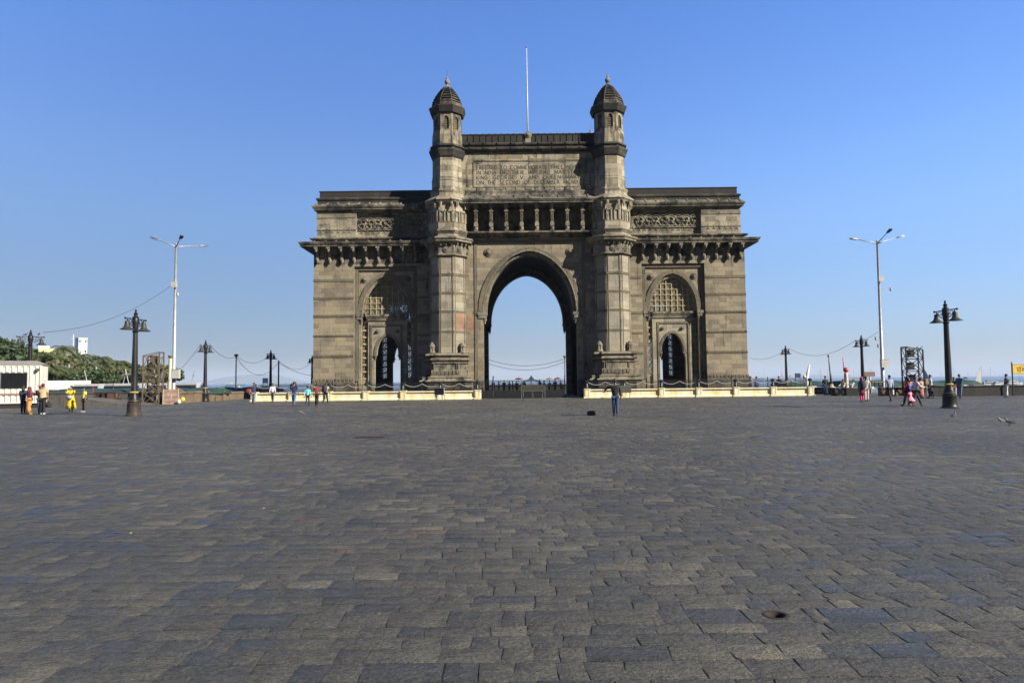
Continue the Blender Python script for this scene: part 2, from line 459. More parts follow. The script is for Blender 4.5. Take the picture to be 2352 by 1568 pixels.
    for a, b in ((11.56, 12.02), (15.86, 16.4)):
        M = MB(T)
        M.box(a, b, dy + .2, dy + .45, 0, 1.95); M.box(a, b, dy + .2, dy + .45, 7.35, 7.62)
        st = (7.35 - 1.95) / 8
        for k in range(8):
            z0 = 1.95 + k * st
            M.box(a, b, dy + .15, dy + .35, z0 - .09, z0 + .09)
            h = (st - .18) / 2
            star_cell(M, a + .02, b - .02, z0 + .09, z0 + .09 + h, dy + .28, .05, k % 3)
            star_cell(M, a + .02, b - .02, z0 + .09 + h, z0 + st - .09, dy + .28, .05, (k + 1) % 3)
        M.build('strip_screen', MAT['lattice'], w)
    # string courses on the pier and by the pillar, base frieze
    for z, h in ((11.42, .2), (9.7, .2), (7.95, .2), (6.06, .16), (4.06, .2)):
        for xa, xb in ((hi + .02, 21.03), (9.2, lo - .02)):
            M = MB(T)
            M.box(xa, xb, W0 - .03, W0 + .3, z, z + h); M.box(xa, xb + (.02 if xb > 20 else 0), W0 - .045, W0 + .3, z - .04, z + .004)
            if z in (4.06, 6.06, 7.95) and xb > 20:
                for k in range(int((21.0 - hi) / .145)): M.box(hi + .06 + k * .145, hi + .13 + k * .145, W0 - .05, W0 - .028, z + .03, z + h - .02)
            M.build('string_course', MAT['carve'], w)
    M = MB(T)
    M.box(hi, 21.14, W0 - .14, W0 + .3, 0, 1.52); M.box(hi + .02, 21.05, W0 - .05, W0 + .3, 1.5, 1.98)
    for k in range(11): M.lathe((hi + .3 + k * .36, W0 - .04, 1.82), [(.14, 0), (.14, -.03), (.09, -.06), (0.02, -.03)], 8, 'y')
    M.build('base_frieze', MAT['carve'], w)
    # brackets under the cornice
    for k in range(9):
        u = 11.05 + k * 1.19
        M = MB(T)
        M.prism([(W0, 13.2), (W0 - .14, 13.26), (W0 - .3, 13.4), (W0 - .34, 13.62), (W0 - .27, 13.8), (W0 - .36, 14.05), (W0 - .6, 14.25), (W0 - .85, 14.3), (W0 - .97, 14.42), (W0 - .97, 14.64), (W0, 14.64)], u - .11, u + .11)
        M.box(u - .17, u + .17, W0 - 1.0, W0 - .72, 14.46, 14.66)
        M.lathe((u, W0 - .85, 14.18), [(0.01, -.05), (.08, .02), (.12, .12), (.15, .28)], 8)
        M.lathe((u, W0 - .24, 13.18), [(0.02, -.1), (.1, .0), (.17, .2), (.18, .34), (.12, .46)], 8)
        M.build('bracket', MAT['trim'], w, smooth=35)
    # frieze zone
    M = MB(T)
    M.box(16.93, 20.8, W0 + .26, W0 + 1.5, 15.8, zw(18.12))
    M.box(8.0, 16.93, W0 + .68, W0 + 1.5, 15.8, zw(18.12))
    M.build('frieze_wall', MAT['wall_up'], w)
    M = MB(T)
    M.box(16.95, 20.83, W0 + .22, W0 + .258, 17.8, 18.1); M.box(16.95, 20.85, W0 + .2, W0 + .258, 17.72, 17.79)
    M.box(10.6, 16.8, W0 + .58, W0 + .678, 17.86, 18.04); M.box(10.6, 16.8, W0 + .56, W0 + .678, 16.52, 16.59)
    M.box(16.95, 20.83, W0 + .2, W0 + .258, 16.5, 16.57)
    for k in range(21):
        u = 9.2 + k * .56; yy = W0 + (.66 if u < 16.7 else .24)
        if 16.6 < u < 17.1: continue
        for d in (-1, 1): M.tube([(u, yy, 16.6), (u + d * .03, yy, 16.4), (u + d * .13, yy, 16.22), (u + d * .2, yy, 16.26)], .022, 5)
        M.tube([(u, yy, 16.65), (u, yy, 16.22)], .025, 5)
    M.build('frieze_border', MAT['trim'], w)
    M = MB(T)
    yy = W0 + .6
    n = 8; p = (16.7 - 10.7) / n
    for k in range(n):
        cx = 10.7 + p * (k + .5); cz = 17.22; r = .55
        ring = [(cx + r * math.cos(t) * .92, yy - .02 * math.sin(3 * t), cz + r * math.sin(t)) for t in [2 * math.pi * i / 18 for i in range(19)]]
        M.tube(ring, .045, 5, False)
        sg = 1 if k % 2 else -1
        sp = [(cx + sg * (.46 - .05 * i) * math.cos(.7 * i), yy - .01, cz + (.46 - .05 * i) * math.sin(.7 * i)) for i in range(9)]
        M.tube(sp, [.05 + .012 * i for i in range(9)], 6)
        for i in range(5):
            t = i * 1.25 + k
            M.ball((cx + .3 * math.cos(t), yy, cz + .3 * math.sin(t)), .11, 6, 4, (1.2, .5, .8))
        M.ball((cx + p / 2, yy, cz + .38), .1, 6, 4, (.7, .5, 1.2)); M.ball((cx + p / 2, yy, cz - .38), .1, 6, 4, (.7, .5, 1.2))
    M.build('scroll_panel', MAT['trim'], w, smooth=True)
    return w

wings = [wing(s, b, gate) for b in (0, 1) for s in (1, -1)]

# side walls, upper masses of the wings (one closed block each side)
for s in (1, -1):
    T = side(s, 0)
    M = MB(T)
    M.box(19.8, 20.998, 67.2, 76.8, 0, 13.1)
    M.box(4.95, 5.6, 66.6, 77.4, 0, 13.1)
    M.box(5.6, 19.8, 67.2, 76.8, 12.9, 13.08)
    M.build('side_wall', MAT['wall'], gate)
    pl = rect(6.0, 21.0, YF, YB)
    if s < 0: T = side(-1, 0)
    M = MB(T)
    M.stack(pl, [(0, 13.1), (0, 14.665), (1.0, 14.67), (1.05, 14.68), (1.05, 14.78), (1.0, 14.8), (1.02, 14.86), (1.12, 14.88), (1.2, 15.06), (1.2, 15.12), (.5, 15.2), (.2, 15.24), (.0, 15.3), (.05, 15.42), (.3, 15.52), (.34, 15.62), (.25, 15.68), (-.2, 15.8)])
    # ribs on the sloping top of the cornice
    M.build('main_cornice', MAT['ledge'], gate)
    M = MB(T)
    for k in range(13):
        u = 8.2 + k * 1.04
        M.box(u - .07, u + .07, YF - 1.16, YF - .5, 15.1, 15.24)
    M.build('cornice_rib', MAT['ledge'], gate)
    M = MB(T)
    M.stack(rect(6.0, 20.79, YF + 1.5, YB - 1.5), [(0, 15.75), (0, 18.3)])
    M.stack(pl, [(o_, zw(z_)) for o_, z_ in [(-.24, 18.1), (-.15, 18.2), (.06, 18.3), (.06, 18.42), (.12, 18.44), (.2, 18.6), (.2, 18.66), (-.2, 18.98)]])
    M.build('upper_cornice', MAT['ledge'], gate)
    M = MB(T)
    M.stack(pl, [(o_, zw(z_)) for o_, z_ in [(-.25, 18.97), (-.25, 19.22), (-.16, 19.3), (-.12, 19.4), (-.12, 19.46), (-.28, 19.56), (-.4, 19.58)]])
    M.build('top_moulding', MAT['sooty'], gate)
    M = MB(T)
    for k in range(13):
        u = 8.4 + k * 1.03
        M.bar((u, YF - .16, zw(18.7)), (u - .06, YF + .2, zw(18.99)), .13)
    M.build('cornice_ridge', MAT['trim'], gate)
    M = MB(T)
    M.stack(pl, [(-.42, zw(19.58)), (-.42, zw(20.12)), (-.37, zw(20.16)), (-.37, zw(20.24)), (-.8, zw(20.26))])
    for k in range(12): M.lathe((9 + k * 1.0, YF + .3, zw(19.5)), [(.1, -.08), (.12, 0), (.02, .1)], 6)
    M.build('parapet', MAT['black'], gate)
    # orange-brown replacement stones

# central block
zc = lambda z: 1.6 + (z - 1.6) * 1.006
AY = 64.85
def centre(back):
    T = side(1, back)
    tops = arch(0, 4.46, 8.15, 14.05, 16)
    M = MB(T)
    inner = [(-4.46, 0), (-4.46, 7.2)] + tops + [(4.46, 7.2), (4.46, 0)]
    M.slab([(-7.0, 0)] + inner + [(7.0, 0), (7.0, 15.25), (-7.0, 15.25)], [], AY, AY + .9)
    w = M.build('arch_wall', MAT['wall'], gate)
    M = MB(T)
    for d in (-1, 1): M.box(min(d * 5.0, d * 5.3), max(d * 5.0, d * 5.3), AY - .06, AY - .002, 1.6, 15.05)
    M.box(-5.0, 5.0, AY - .06, AY - .002, 14.82, 15.05)
    archivolt(M, 0, 4.5, 4.93, 8.1, 14.1, 14.36, AY - .1, AY - .002, 16)
    M.build('carved_frame', MAT['carve'], w)
    M = MB(T)
    archivolt(M, 0, 4.12, 4.47, 8.1, 13.7, 14.06, AY + .25, AY + 1.4, 16)
    archivolt(M, 0, 4.4, 4.5, 8.1, 13.98, 14.1, AY - .13, AY - .003, 16)
    for i in range(70):
        t = i / 69; A = arch(0, 4.3, 8.1, 13.88, 40); p = A[int(t * (len(A) - 1))]
        M.box(p[0] - .04, p[0] + .04, AY + .2, AY + .25, p[1] - .04, p[1] + .04)
    for d in (-1, 1):
        a, b = sorted((d * 4.1, d * 5.02)); M.box(a, b, AY - .14, AY + 1.4, 7.86, 8.12)
        a, b = sorted((d * 4.18, d * 4.98)); M.box(a, b, AY - .1, AY + 1.35, 7.55, 7.86)
        a, b = sorted((d * 4.18, d * 4.5)); M.box(a, b, AY - .0, AY + 1.3, 7.4, 7.55)
        a, b = sorted((d * 4.32, d * 4.5)); M.box(a, b, AY + .0, AY + 1.2, 7.2, 7.4)
        M.lathe((d * 4.32, AY + .08, 6.98), [(0.02, 0), (.09, .12), (.07, .2), (.16, .42)], 8)
    M.build('impost', MAT['trim'], w)
    for d in (-1, 1):
        M = MB(T); boss(M, d * 3.92, zc(13.83), AY, .42); M.build('rosette', MAT['trim'], w, smooth=40)
    # plinth courses at the foot, ledge above the arch
    M = MB(T)
    for d in (-1, 1):
        a, b = sorted((d * 4.46, d * 5.35)); MP = MB(T); MP.box(a, b, AY - .12, AY - .001, 0, 1.55); MP.build('jamb_foot', MAT['ledge'], w)
    M.stack(rect(-7.2, 7.2, AY - .1, 67.4), [(0, 15.25), (.15, 15.4), (.75, 15.55), (.85, 15.6), (.85, 15.7), (.7, 15.76)])
    M.build('gallery_ledge', MAT['ledge'], w)
    M = MB(T)
    M.box(-7.0, 7.0, 66.4, 67.6, 15.7, 18.45)
    M.build('gallery_wall', MAT['trim'], w)
    for k in range(8):
        u = -5.06 + k * 1.446; y = 64.1
        M = MB(T)
        M.box(u - .19, u + .19, y - .2, y + .3, 15.75, 15.86)
        M.lathe((u, y, 15.85), [(.1, 0), (.17, .06), (.2, .2), (.19, .3), (.13, .36)], 10)
        M.box(u - .19, u + .19, y - .2, y + .2, 16.2, 16.55)
        M.prism([(y - .14, 16.5), (y - .2, 16.8), (y - .12, 17.1), (y - .22, 17.5), (y - .26, 17.62), (y + .55, 17.62), (y + .3, 16.9), (y + .2, 16.5)], u - .13, u + .13)
        for e in (-.1, 0, .1): M.box(u + e - .02, u + e + .02, y - .25, y - .12, 16.75, 17.45)
        M.box(u - .2, u + .2, y - .3, y + .6, 17.6, 17.72)
        M.lathe((u, y - .15, 17.72), [(.04, 0), (.1, .08), (.16, .22), (.17, .34)], 8)
        M.box(u - .2, u + .2, y - .42, 66.4, 18.05, 18.33)
        M.build('bracket', MAT['trim'], w, smooth=35)
    M = MB(T)
    M.stack(rect(-6.6, 6.6, AY + .0, 67.6), [(1.2, 18.3), (1.45, 18.32), (1.45, 18.44), (1.5, 18.46), (1.62, 18.66), (1.6, 18.74), (1.0, 18.95), (.55, 19.2), (.5, 19.3), (.35, 19.35), (.3, 19.55), (.32, 19.75), (.1, 19.86), (0.02, 19.9)])
    for k in range(9):
        u = -5.6 + 1.4 * k; M.bar((u, AY - 1.5, 18.76), (u, AY - .5, 19.24), .12)
    M.build('gallery_cornice', MAT['ledge'], w)
    M = MB(T)
    M.box(-6.8, 6.8, AY, 67.6, 19.85, 23.62)
    att = M.build('attic_wall', MAT['wall_up'], w)
    M = MB(T)
    z0, z1, x = 20.27, 22.72, 5.27
    M.box(-x, x, AY - .05, AY - .001, z1, z1 + .06); M.box(-x, x, AY - .03, AY - .001, z1 + .1, z1 + .13)
    M.box(-x, x, AY - .05, AY - .001, z0 - .06, z0)
    for d in (-1, 1):
        a, b = sorted((d * x, d * (x + .06))); M.box(a, b, AY - .05, AY - .001, z0, z1)
        a, b = sorted((d * 5.85, d * 6.0)); M.box(a, b, AY - .03, AY - .002, 20.3, 22.7)
    for k in range(11): M.box(-5.0 + k * .94, -5.0 + k * .94 + .62, AY - .05, AY - .002, 19.93, 20.17)
    M.build('panel_frame', MAT['trim'], w)
    M = MB(T)
    M.stack(rect(-6.8, 6.8, AY, 67.6), [(.02, 23.6), (.3, 23.72), (.4, 23.82), (.42, 23.95), (.3, 24.02), (.12, 24.08), (.12, 24.2), (.26, 24.3), (.3, 24.42), (.22, 24.52), (.0, 24.56)])
    for k in range(9):
        u = -5.6 + 1.32 * k
        for z, o in ((23.98, .36), (24.48, .26)): M.lathe((u, AY - o, z), [(.11, -.1), (.12, .03), (.02, .1)], 6)
    M.build('attic_cornice', MAT['sooty'], w)
    M = MB(T)
    M.box(-6.8, 6.8, AY + .1, AY + .75, 24.56, 25.38)
    for k in range(22): M.box(-6.45 + .6 * k, -6.45 + .6 * k + .5, AY + .04, AY + .1, 24.62, 25.3)
    M.box(-6.8, 6.8, AY + .04, AY + .8, 25.38, 25.47)
    for k in range(22): M.ball((-6.2 + .6 * k, AY + .1, 25.48), .06, 6, 4)
    M.build('attic_parapet', MAT['black'], w)
    M = MB(T)
    M.box(-.26, .26, AY - .02, AY + .06, 24.56, 25.3)
    boss(M, 0, zc(25.2), AY + .02, .36)
    M.build('parapet_medallion', plain('pale_stone', (.18, .17, .12), .85), w, smooth=40)
    return w, att
cw, attic = centre(0)
centre(1)
# roof deck and tunnel lining between the two fronts
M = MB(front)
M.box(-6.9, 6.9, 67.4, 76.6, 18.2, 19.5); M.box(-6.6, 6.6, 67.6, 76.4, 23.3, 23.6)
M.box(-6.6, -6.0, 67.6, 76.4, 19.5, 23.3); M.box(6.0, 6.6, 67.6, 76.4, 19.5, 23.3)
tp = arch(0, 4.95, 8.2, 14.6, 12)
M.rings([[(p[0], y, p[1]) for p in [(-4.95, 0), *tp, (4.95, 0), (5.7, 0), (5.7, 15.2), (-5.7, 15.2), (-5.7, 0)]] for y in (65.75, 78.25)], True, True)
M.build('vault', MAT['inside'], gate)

MAT['turret'] = stone('turret_stone', (.27, .24, .17), (.18, .155, .11), (.3, .23, .12), bw=.8, bh=.5, soot=.45, streak=.55)
# pillars with their pedestals, turrets with domes
def ZF(z): return 1.6 + (z - 1.6) * float(np.interp(z, [17, 26, 28.5, 29.7], [1.0096, 1.018, 1.027, 1.031]))
def pillar(s, back):
    T = side(s, back); cx, cy = 7.79, 64.8
    M = MB(T)
    M.octa(cx, cy, [(1.68, 0), (1.66, 8), (1.63, ZF(13.15))], 8)
    p = M.build('pillar', MAT['shaft'], gate)
    M = MB(T)
    k = 1 / math.cos(math.pi / 8)
    for i in range(8):
        for d in (-.075, .075):
            t = 2 * math.pi * (i + .5) / 8 + d
            M.tube([(cx + 1.665 * k * math.cos(t) * .985, cy + 1.665 * k * math.sin(t) * .985, 3.9), (cx + 1.63 * k * math.cos(t) * .985, cy + 1.63 * k * math.sin(t) * .985, ZF(13.1))], .04, 6)
    for z in (11.42, 9.7, 7.95, 6.06): M.octa(cx, cy, [(1.66, z), (1.69, z + .02), (1.69, z + .17), (1.71, z + .18), (1.71, z + .21), (1.66, z + .22)], 8)
    M.build('shaft_moulding', MAT['carve'], p)
    M = MB(T)
    Z = ZF
    M.octa(cx, cy, [(1.63, Z(13.1)), (1.72, Z(13.18)), (1.86, Z(13.24)), (1.86, Z(13.32)), (1.75, Z(13.38)), (1.75, Z(14.3)), (1.9, Z(14.36)), (2.28, Z(14.48)), (2.3, Z(14.62)), (2.38, Z(14.66)), (2.44, Z(14.76)), (2.42, Z(14.84)), (2.05, Z(14.96)), (1.84, Z(15.02)), (1.8, Z(15.2)), (1.9, Z(15.36)), (2.02, Z(15.5)), (2.0, Z(15.6)), (1.78, Z(15.66))], 8)
    MCAP = M
    M = MB(T)
    M.octa(cx, cy, [(1.78, Z(15.66)), (1.76, Z(16.3)), (1.8, Z(16.32)), (1.8, Z(16.38)), (1.74, Z(16.4)), (1.72, Z(18.0)), (1.82, Z(18.12)), (1.98, Z(18.16)), (2.06, Z(18.3)), (2.14, Z(18.36)), (2.12, Z(18.46)), (1.7, Z(18.8)), (1.6, Z(18.86)), (1.56, Z(19.1)), (1.66, Z(19.3)), (1.64, Z(19.42)), (1.46, Z(19.5)), (1.45, Z(20.3)), (1.48, Z(20.34)), (1.48, Z(20.44)), (1.42, Z(20.46)), (1.42, Z(20.56)), (1.46, Z(20.6)), (1.4, Z(20.7)), (1.39, Z(22.5))], 8)
    MUP = M
    M = MB(T); M.octa(cx, cy, [(1.39, Z(22.45)), (1.5, Z(22.55)), (1.62, Z(22.9)), (1.72, Z(23.1)), (1.7, Z(23.2)), (1.44, Z(23.3)), (1.46, Z(23.42)), (1.6, Z(23.5)), (1.6, Z(23.62)), (1.42, Z(23.74))], 8); M.build('shaft_cornice', MAT['sooty'], p)
    for i in range(8):
        t = 2 * math.pi * i / 8; ex, ey = math.cos(t), math.sin(t); tx, ty = -ey, ex
        # rosettes, pendants, blind panels on every face
        if i in (4, 5, 6, 7):
            M = MB(T)
            c = (cx + ex * 1.76, cy + ey * 1.76)
            for r, o in ((.36, .05), (.26, .1), (.16, .14), (.07, .18)):
                n = 14
                M.rings([[(c[0] + tx * r * math.cos(a) + ex * oo, c[1] + ty * r * math.cos(a) + ey * oo, Z(13.78) + r * math.sin(a)) for a in [2 * math.pi * q / n for q in range(n)]] for oo in (-.02, o)])
            M.build('rosette', MAT['trim'], p)
        for d in (-.5, 0, .5):
            MCAP.lathe((cx + ex * 1.98 + tx * d, cy + ey * 1.98 + ty * d, Z(14.08)), [(0.01, 0), (.05, .08), (.09, .2), (.1, .34)], 6)
        for d in (-.5, .5):
            MUP.lathe((cx + ex * 1.96 + tx * d, cy + ey * 1.96 + ty * d, Z(17.6)), [(0.02, 0), (.08, .12), (.07, .2), (.13, .3), (.14, .58)], 6)
        for d in (-.36, .36):
            a = [(cx + ex * o + tx * q, cy + ey * o + ty * q) for o in (1.7, 1.83) for q in (d - .2, d + .2)]
            for q0, q1, za, zb in ((d - .25, d - .17, 16.4, 17.4), (d + .17, d + .25, 16.4, 17.4), (d - .25, d + .25, 17.3, 17.42)):
                f = lambda o, q: (cx + ex * o + tx * q, cy + ey * o + ty * q)
                MUP.rings([[(*f(1.7, q0), Z(zz)), (*f(1.84, q0), Z(zz)), (*f(1.84, q1), Z(zz)), (*f(1.7, q1), Z(zz))] for zz in (za, zb)])
    MCAP.build('capital', MAT['trim'], p, smooth=30); MUP.build('upper_shaft', MAT['wall_up'], p, smooth=30)
    # pedestal : redented plinth
    pr = [(.5, 0), (.5, 1.55), (.66, 1.6), (.64, 1.72), (.46, 1.74), (.36, 1.88), (.44, 1.94), (.42, 2.02), (.2, 2.04), (.22, 2.16), (.1, 2.18), (.14, 2.62), (.0, 2.66), (-.02, 3.2), (.1, 3.26), (.1, 3.34), (-.08, 3.38), (-.08, 3.46), (.16, 3.52), (.2, 3.62), (.16, 3.72), (-.08, 3.78), (-.08, 3.88), (.12, 3.94), (.18, 4.02), (.1, 4.12), (.12, 4.2), (-.3, 4.22)]
    M = MB(T)
    M.stack(rect(cx - 1.22, cx + 1.22, 62.45, 64.9), pr)
    M.stack(rect(cx - 1.82, cx + 1.82, 63.15, 66.05), [(o, z - .003) for o, z in pr])
    pd = M.build('pedestal', MAT['trim'], p)
    M = MB(T)
    for k in range(7):
        M.box(cx - 1.2 + k * .35, cx - .93 + k * .35, 62.28, 62.33, 2.26, 2.56)
        pass
    for x in (cx - 1.16, cx + 1.08, cx - .98): M.box(x, x + .08, 62.38, 62.43, 2.68, 3.36)
    M.build('pedestal_relief', MAT['carve'], pd)
    for d in (-1, 1):
        M = MB(T)
        M.octa(cx + d * 1.42, 63.45, [(.3, 4.2), (.34, 4.3), (.3, 4.36), (.24, 4.4), (.22, 4.75), (.3, 4.8), (.32, 4.88), (.24, 4.92), (.26, 4.98), (.18, 5.04), (.2, 5.1), (.1, 5.16), (.04, 5.26)], 8)
        for q in range(8):
            t = 2 * math.pi * (q + .5) / 8
            M.tube([(cx + d * 1.42 + .27 * math.cos(t), 63.45 + .27 * math.sin(t), 4.38), (cx + d * 1.42 + .27 * math.cos(t), 63.45 + .27 * math.sin(t), 4.8)], .03, 5)
        M.build('pedestal_finial', MAT['trim'], pd)
    # turret
    M = MB(T)
    M.octa(cx, cy, [(1.42, Z(23.72)), (1.4, Z(24.6)), (1.34, Z(24.95)), (1.31, Z(25.0)), (1.31, Z(25.14))], 8)
    M.octa(cx, cy, [(1.31, Z(26.44)), (1.32, Z(26.6)), (1.37, Z(26.62)), (1.37, Z(26.72)), (1.32, Z(26.74)), (1.36, Z(26.9))], 8)
    MC = MB(T); MC.octa(cx, cy, [(.95, Z(25.1)), (.95, Z(26.5))], 8); MC.build('turret_core', MAT['inside'], p)  # added near-black core, painted shade behind the turret windows
    for i in range(8):
        t = 2 * math.pi * i / 8; ex, ey = math.cos(t), math.sin(t); tx, ty = -ey, ex; hw = 1.31 * math.tan(math.pi / 8)
        f = lambda o, q, z: (cx + ex * o + tx * q, cy + ey * o + ty * q, Z(z))
        A = arch(0, .25, 25.95, 26.34, 5)
        tri_out = [(-hw, 25.14), (-.25, 25.14)] + A + [(.25, 25.14), (hw, 25.14), (hw, 26.44), (-hw, 26.44)]
        ts = tessellate_polygon([[Vector((a, b, 0)) for a, b in tri_out]]); n = len(tri_out)
        M.add([f(1.31, *q) for q in tri_out] + [f(1.05, *q) for q in tri_out], [tuple(x) for x in ts] + [tuple(n + x for x in reversed(q)) for q in ts] + [(a, (a + 1) % n, (a + 1) % n + n, a + n) for a in range(n)])
    tur = M.build('turret', MAT['turret'], p)
    M = MB(T)
    for i in range(8):
        t = 2 * math.pi * i / 8; ex, ey = math.cos(t), math.sin(t); tx, ty = -ey, ex
        f = lambda o, q, z: (cx + ex * o + tx * q, cy + ey * o + ty * q, Z(z))
        for a in (-.125, 0, .125): M.bar(f(1.18, a, 25.14), f(1.18, a, 26.3), .022)
        for zz in [25.2 + .16 * q for q in range(7)]: M.bar(f(1.18, -.25, zz), f(1.18, .25, zz), .022)
    M.build('turret_screen', MAT['lattice'], tur)
    M = MB(T)
    M.octa(cx, cy, [(1.34, Z(26.6)), (1.5, Z(26.62)), (1.64, Z(26.95)), (1.72, Z(27.12)), (1.66, Z(27.2)), (1.36, Z(27.26)), (1.3, Z(27.27))], 8)
    M.build('dome_cornice', MAT['sooty'], p)
    M = MB(T); pf = [(1.34, 27.26), (1.42, 27.3), (1.42, 27.56), (1.3, 27.6)]
    for q, (ra, za) in enumerate(((1.3, 27.62), (1.19, 27.9), (1.04, 28.17), (.88, 28.42), (.71, 28.65), (.56, 28.87))):
        rn = (1.19, 1.04, .88, .71, .56, .42)[q]; hh = (.28, .27, .25, .23, .22, .2)[q]
        pf += [(ra, za), (ra + .1, za + .03), (ra + .1, za + hh * .45), (ra + .02, za + hh * .55), (rn - .05, za + hh * .6)]
    pf += [(.4, 29.08), (.4, 29.2), (.3, 29.22)]
    M.octa(cx, cy, [(r_, Z(z_)) for r_, z_ in pf], 8)
    dm = M.build('dome', MAT['dome'], p)
    M = MB(T)
    for i in range(8):
        t = 2 * math.pi * (i + .5) / 8
        M.tube([(cx + r * math.cos(t), cy + r * math.sin(t), Z(z)) for r, z in ((1.46, 27.4), (1.42, 27.75), (1.3, 28.0), (1.13, 28.3), (.93, 28.58), (.7, 28.86), (.46, 29.15))], .055, 6)
        M.ball((cx + 1.44 * math.cos(t), cy + 1.44 * math.sin(t), Z(27.42)), .13, 8, 5, (1, 1, 1.5))
    M.build('dome_rib', MAT['dome'], dm)
    M = MB(T)
    M.lathe((cx, cy, 0), [(.38, Z(29.15)), (.36, Z(29.24)), (.22, Z(29.34)), (.13, Z(29.44)), (.12, Z(29.52)), (.2, Z(29.58)), (.25, Z(29.7)), (.25, Z(29.82)), (.18, Z(29.92)), (.1, Z(29.98)), (.13, Z(30.04)), (.09, Z(30.12)), (.06, Z(30.2)), (.07, Z(30.26)), (.02, Z(30.36)), (.012, Z(30.9))], 14)
    M.build('dome_finial', MAT['trim'], dm, smooth=40)
    return p
for b in (0, 1):
    for s in (1, -1): pillar(s, b)

# newer reddish stones let into the left pillar and the wall beside it
M = MB(front)
cx, cy = -7.79, 64.8; t = -math.pi / 4; ex, ey = math.cos(t), math.sin(t); tx, ty = -ey, ex
f = lambda o, q, z: (cx + ex * o + tx * q, cy + ey * o + ty * q, z)
M.rings([[f(1.5, -.62, z), f(1.667, -.62, z), f(1.667, .58, z), f(1.5, .58, z)] for z in (6.3, 7.93)])
M.box(-6.05, -5.36, AY - .006, AY + .1, 6.3, 7.93)
M.build('reddish_patch', stone('reddish_stone', (.27, .165, .11), (.24, .155, .105), (.22, .15, .1), bw=.8, bh=.47, soot=.0, streak=.12), gate)

# inscription, each word set where it stands on the panel
lines = [[('ERECTED', 580, 795), ('TO', 825, 893), ('COMMEMORATE', 930, 1303), ('THE', 1335, 1438), ('LANDING', 1450, 1650)],
         [('IN', 580, 625), ('INDIA', 655, 783), ('OF', 825, 885), ('THEIR', 945, 1065), ('IMPERIAL', 1113, 1325), ('MAJESTIES', 1380, 1645)],
         [('KING', 580, 693), ('GEORGE', 752, 970), ('V', 1028, 1060), ('AND', 1115, 1212), ('QUEEN', 1265, 1440), ('MARY', 1492, 1640)],
         [('ON', 580, 655), ('THE', 695, 775), ('SECOND', 818, 1027), ('OF', 1068, 1130), ('DECEMBER', 1170, 1427), ('MCMXI', 1470, 1642)]]
GLY = {  # capitals as strokes on a 0..1 grid, curves as short chords
 'A': [(0, 0, .5, 1), (.5, 1, 1, 0), (.2, .36, .8, .36)], 'B': [(.05, 0, .05, 1), 'r1', 'r2'], 'C': ['c'], 'D': [(.05, 0, .05, 1), 'd'], 'E': [(.08, 0, .08, 1), (.08, 1, .85, 1), (.08, .52, .7, .52), (.08, 0, .85, 0)],
 'F': [(.08, 0, .08, 1), (.08, 1, .85, 1), (.08, .52, .7, .52)], 'G': ['c', (.95, .12, .95, .42), (.6, .42, .95, .42)], 'H': [(.05, 0, .05, 1), (.95, 0, .95, 1), (.05, .52, .95, .52)], 'I': [(.5, 0, .5, 1)], 'J': [(.7, 1, .7, .15), (.7, .15, .3, 0)],
 'K': [(.08, 0, .08, 1), (.08, .42, .9, 1), (.35, .62, .95, 0)], 'L': [(.08, 0, .08, 1), (.08, 0, .85, 0)], 'M': [(.02, 0, .1, 1), (.1, 1, .5, .1), (.5, .1, .9, 1), (.9, 1, .98, 0)], 'N': [(.05, 0, .05, 1), (.05, 1, .95, 0), (.95, 0, .95, 1)], 'O': ['o'],
 'P': [(.08, 0, .08, 1), 'r1'], 'Q': ['o', (.6, .2, 1, -.12)], 'R': [(.08, 0, .08, 1), 'r1', (.4, .5, .95, 0)], 'S': ['s'], 'T': [(0, 1, 1, 1), (.5, 1, .5, 0)], 'U': [(.05, 1, .05, .3), 'u', (.95, .3, .95, 1)], 'V': [(0, 1, .5, 0), (.5, 0, 1, 1)], 'X': [(0, 0, 1, 1), (0, 1, 1, 0)], 'Y': [(0, 1, .5, .5), (1, 1, .5, .5), (.5, .5, .5, 0)]}
def arc(cx, cy, rx, ry, a0, a1, n=9): return [(cx + rx * math.cos(R(a0 + (a1 - a0) * k / n)), cy + ry * math.sin(R(a0 + (a1 - a0) * k / n))) for k in range(n + 1)]
CUR = {'o': arc(.5, .5, .5, .5, 0, 360, 14), 'c': arc(.52, .5, .5, .5, 48, 312, 11), 'd': arc(.05, .5, .9, .5, 90, -90), 'r1': [(.08, 1)] + arc(.45, .75, .38, .25, 90, -90, 6) + [(.08, .5)], 'r2': [(.08, .5)] + arc(.5, .25, .4, .25, 90, -90, 6) + [(.08, 0)],
       's': arc(.5, .75, .36, .25, 50, 250, 7) + arc(.5, .25, .4, .25, 70, -130, 7), 'u': arc(.5, .3, .45, .3, 180, 360, 7)}
WID = {'I': .3, 'M': 1.15, 'E': .72, 'F': .68, 'L': .68, 'T': .85, 'J': .5, 'S': .7, 'P': .72, 'B': .75, 'R': .8, 'O': 1.05, 'G': 1.0, 'Q': 1.05, 'C': .98}
LM = MB(); SWD = .048
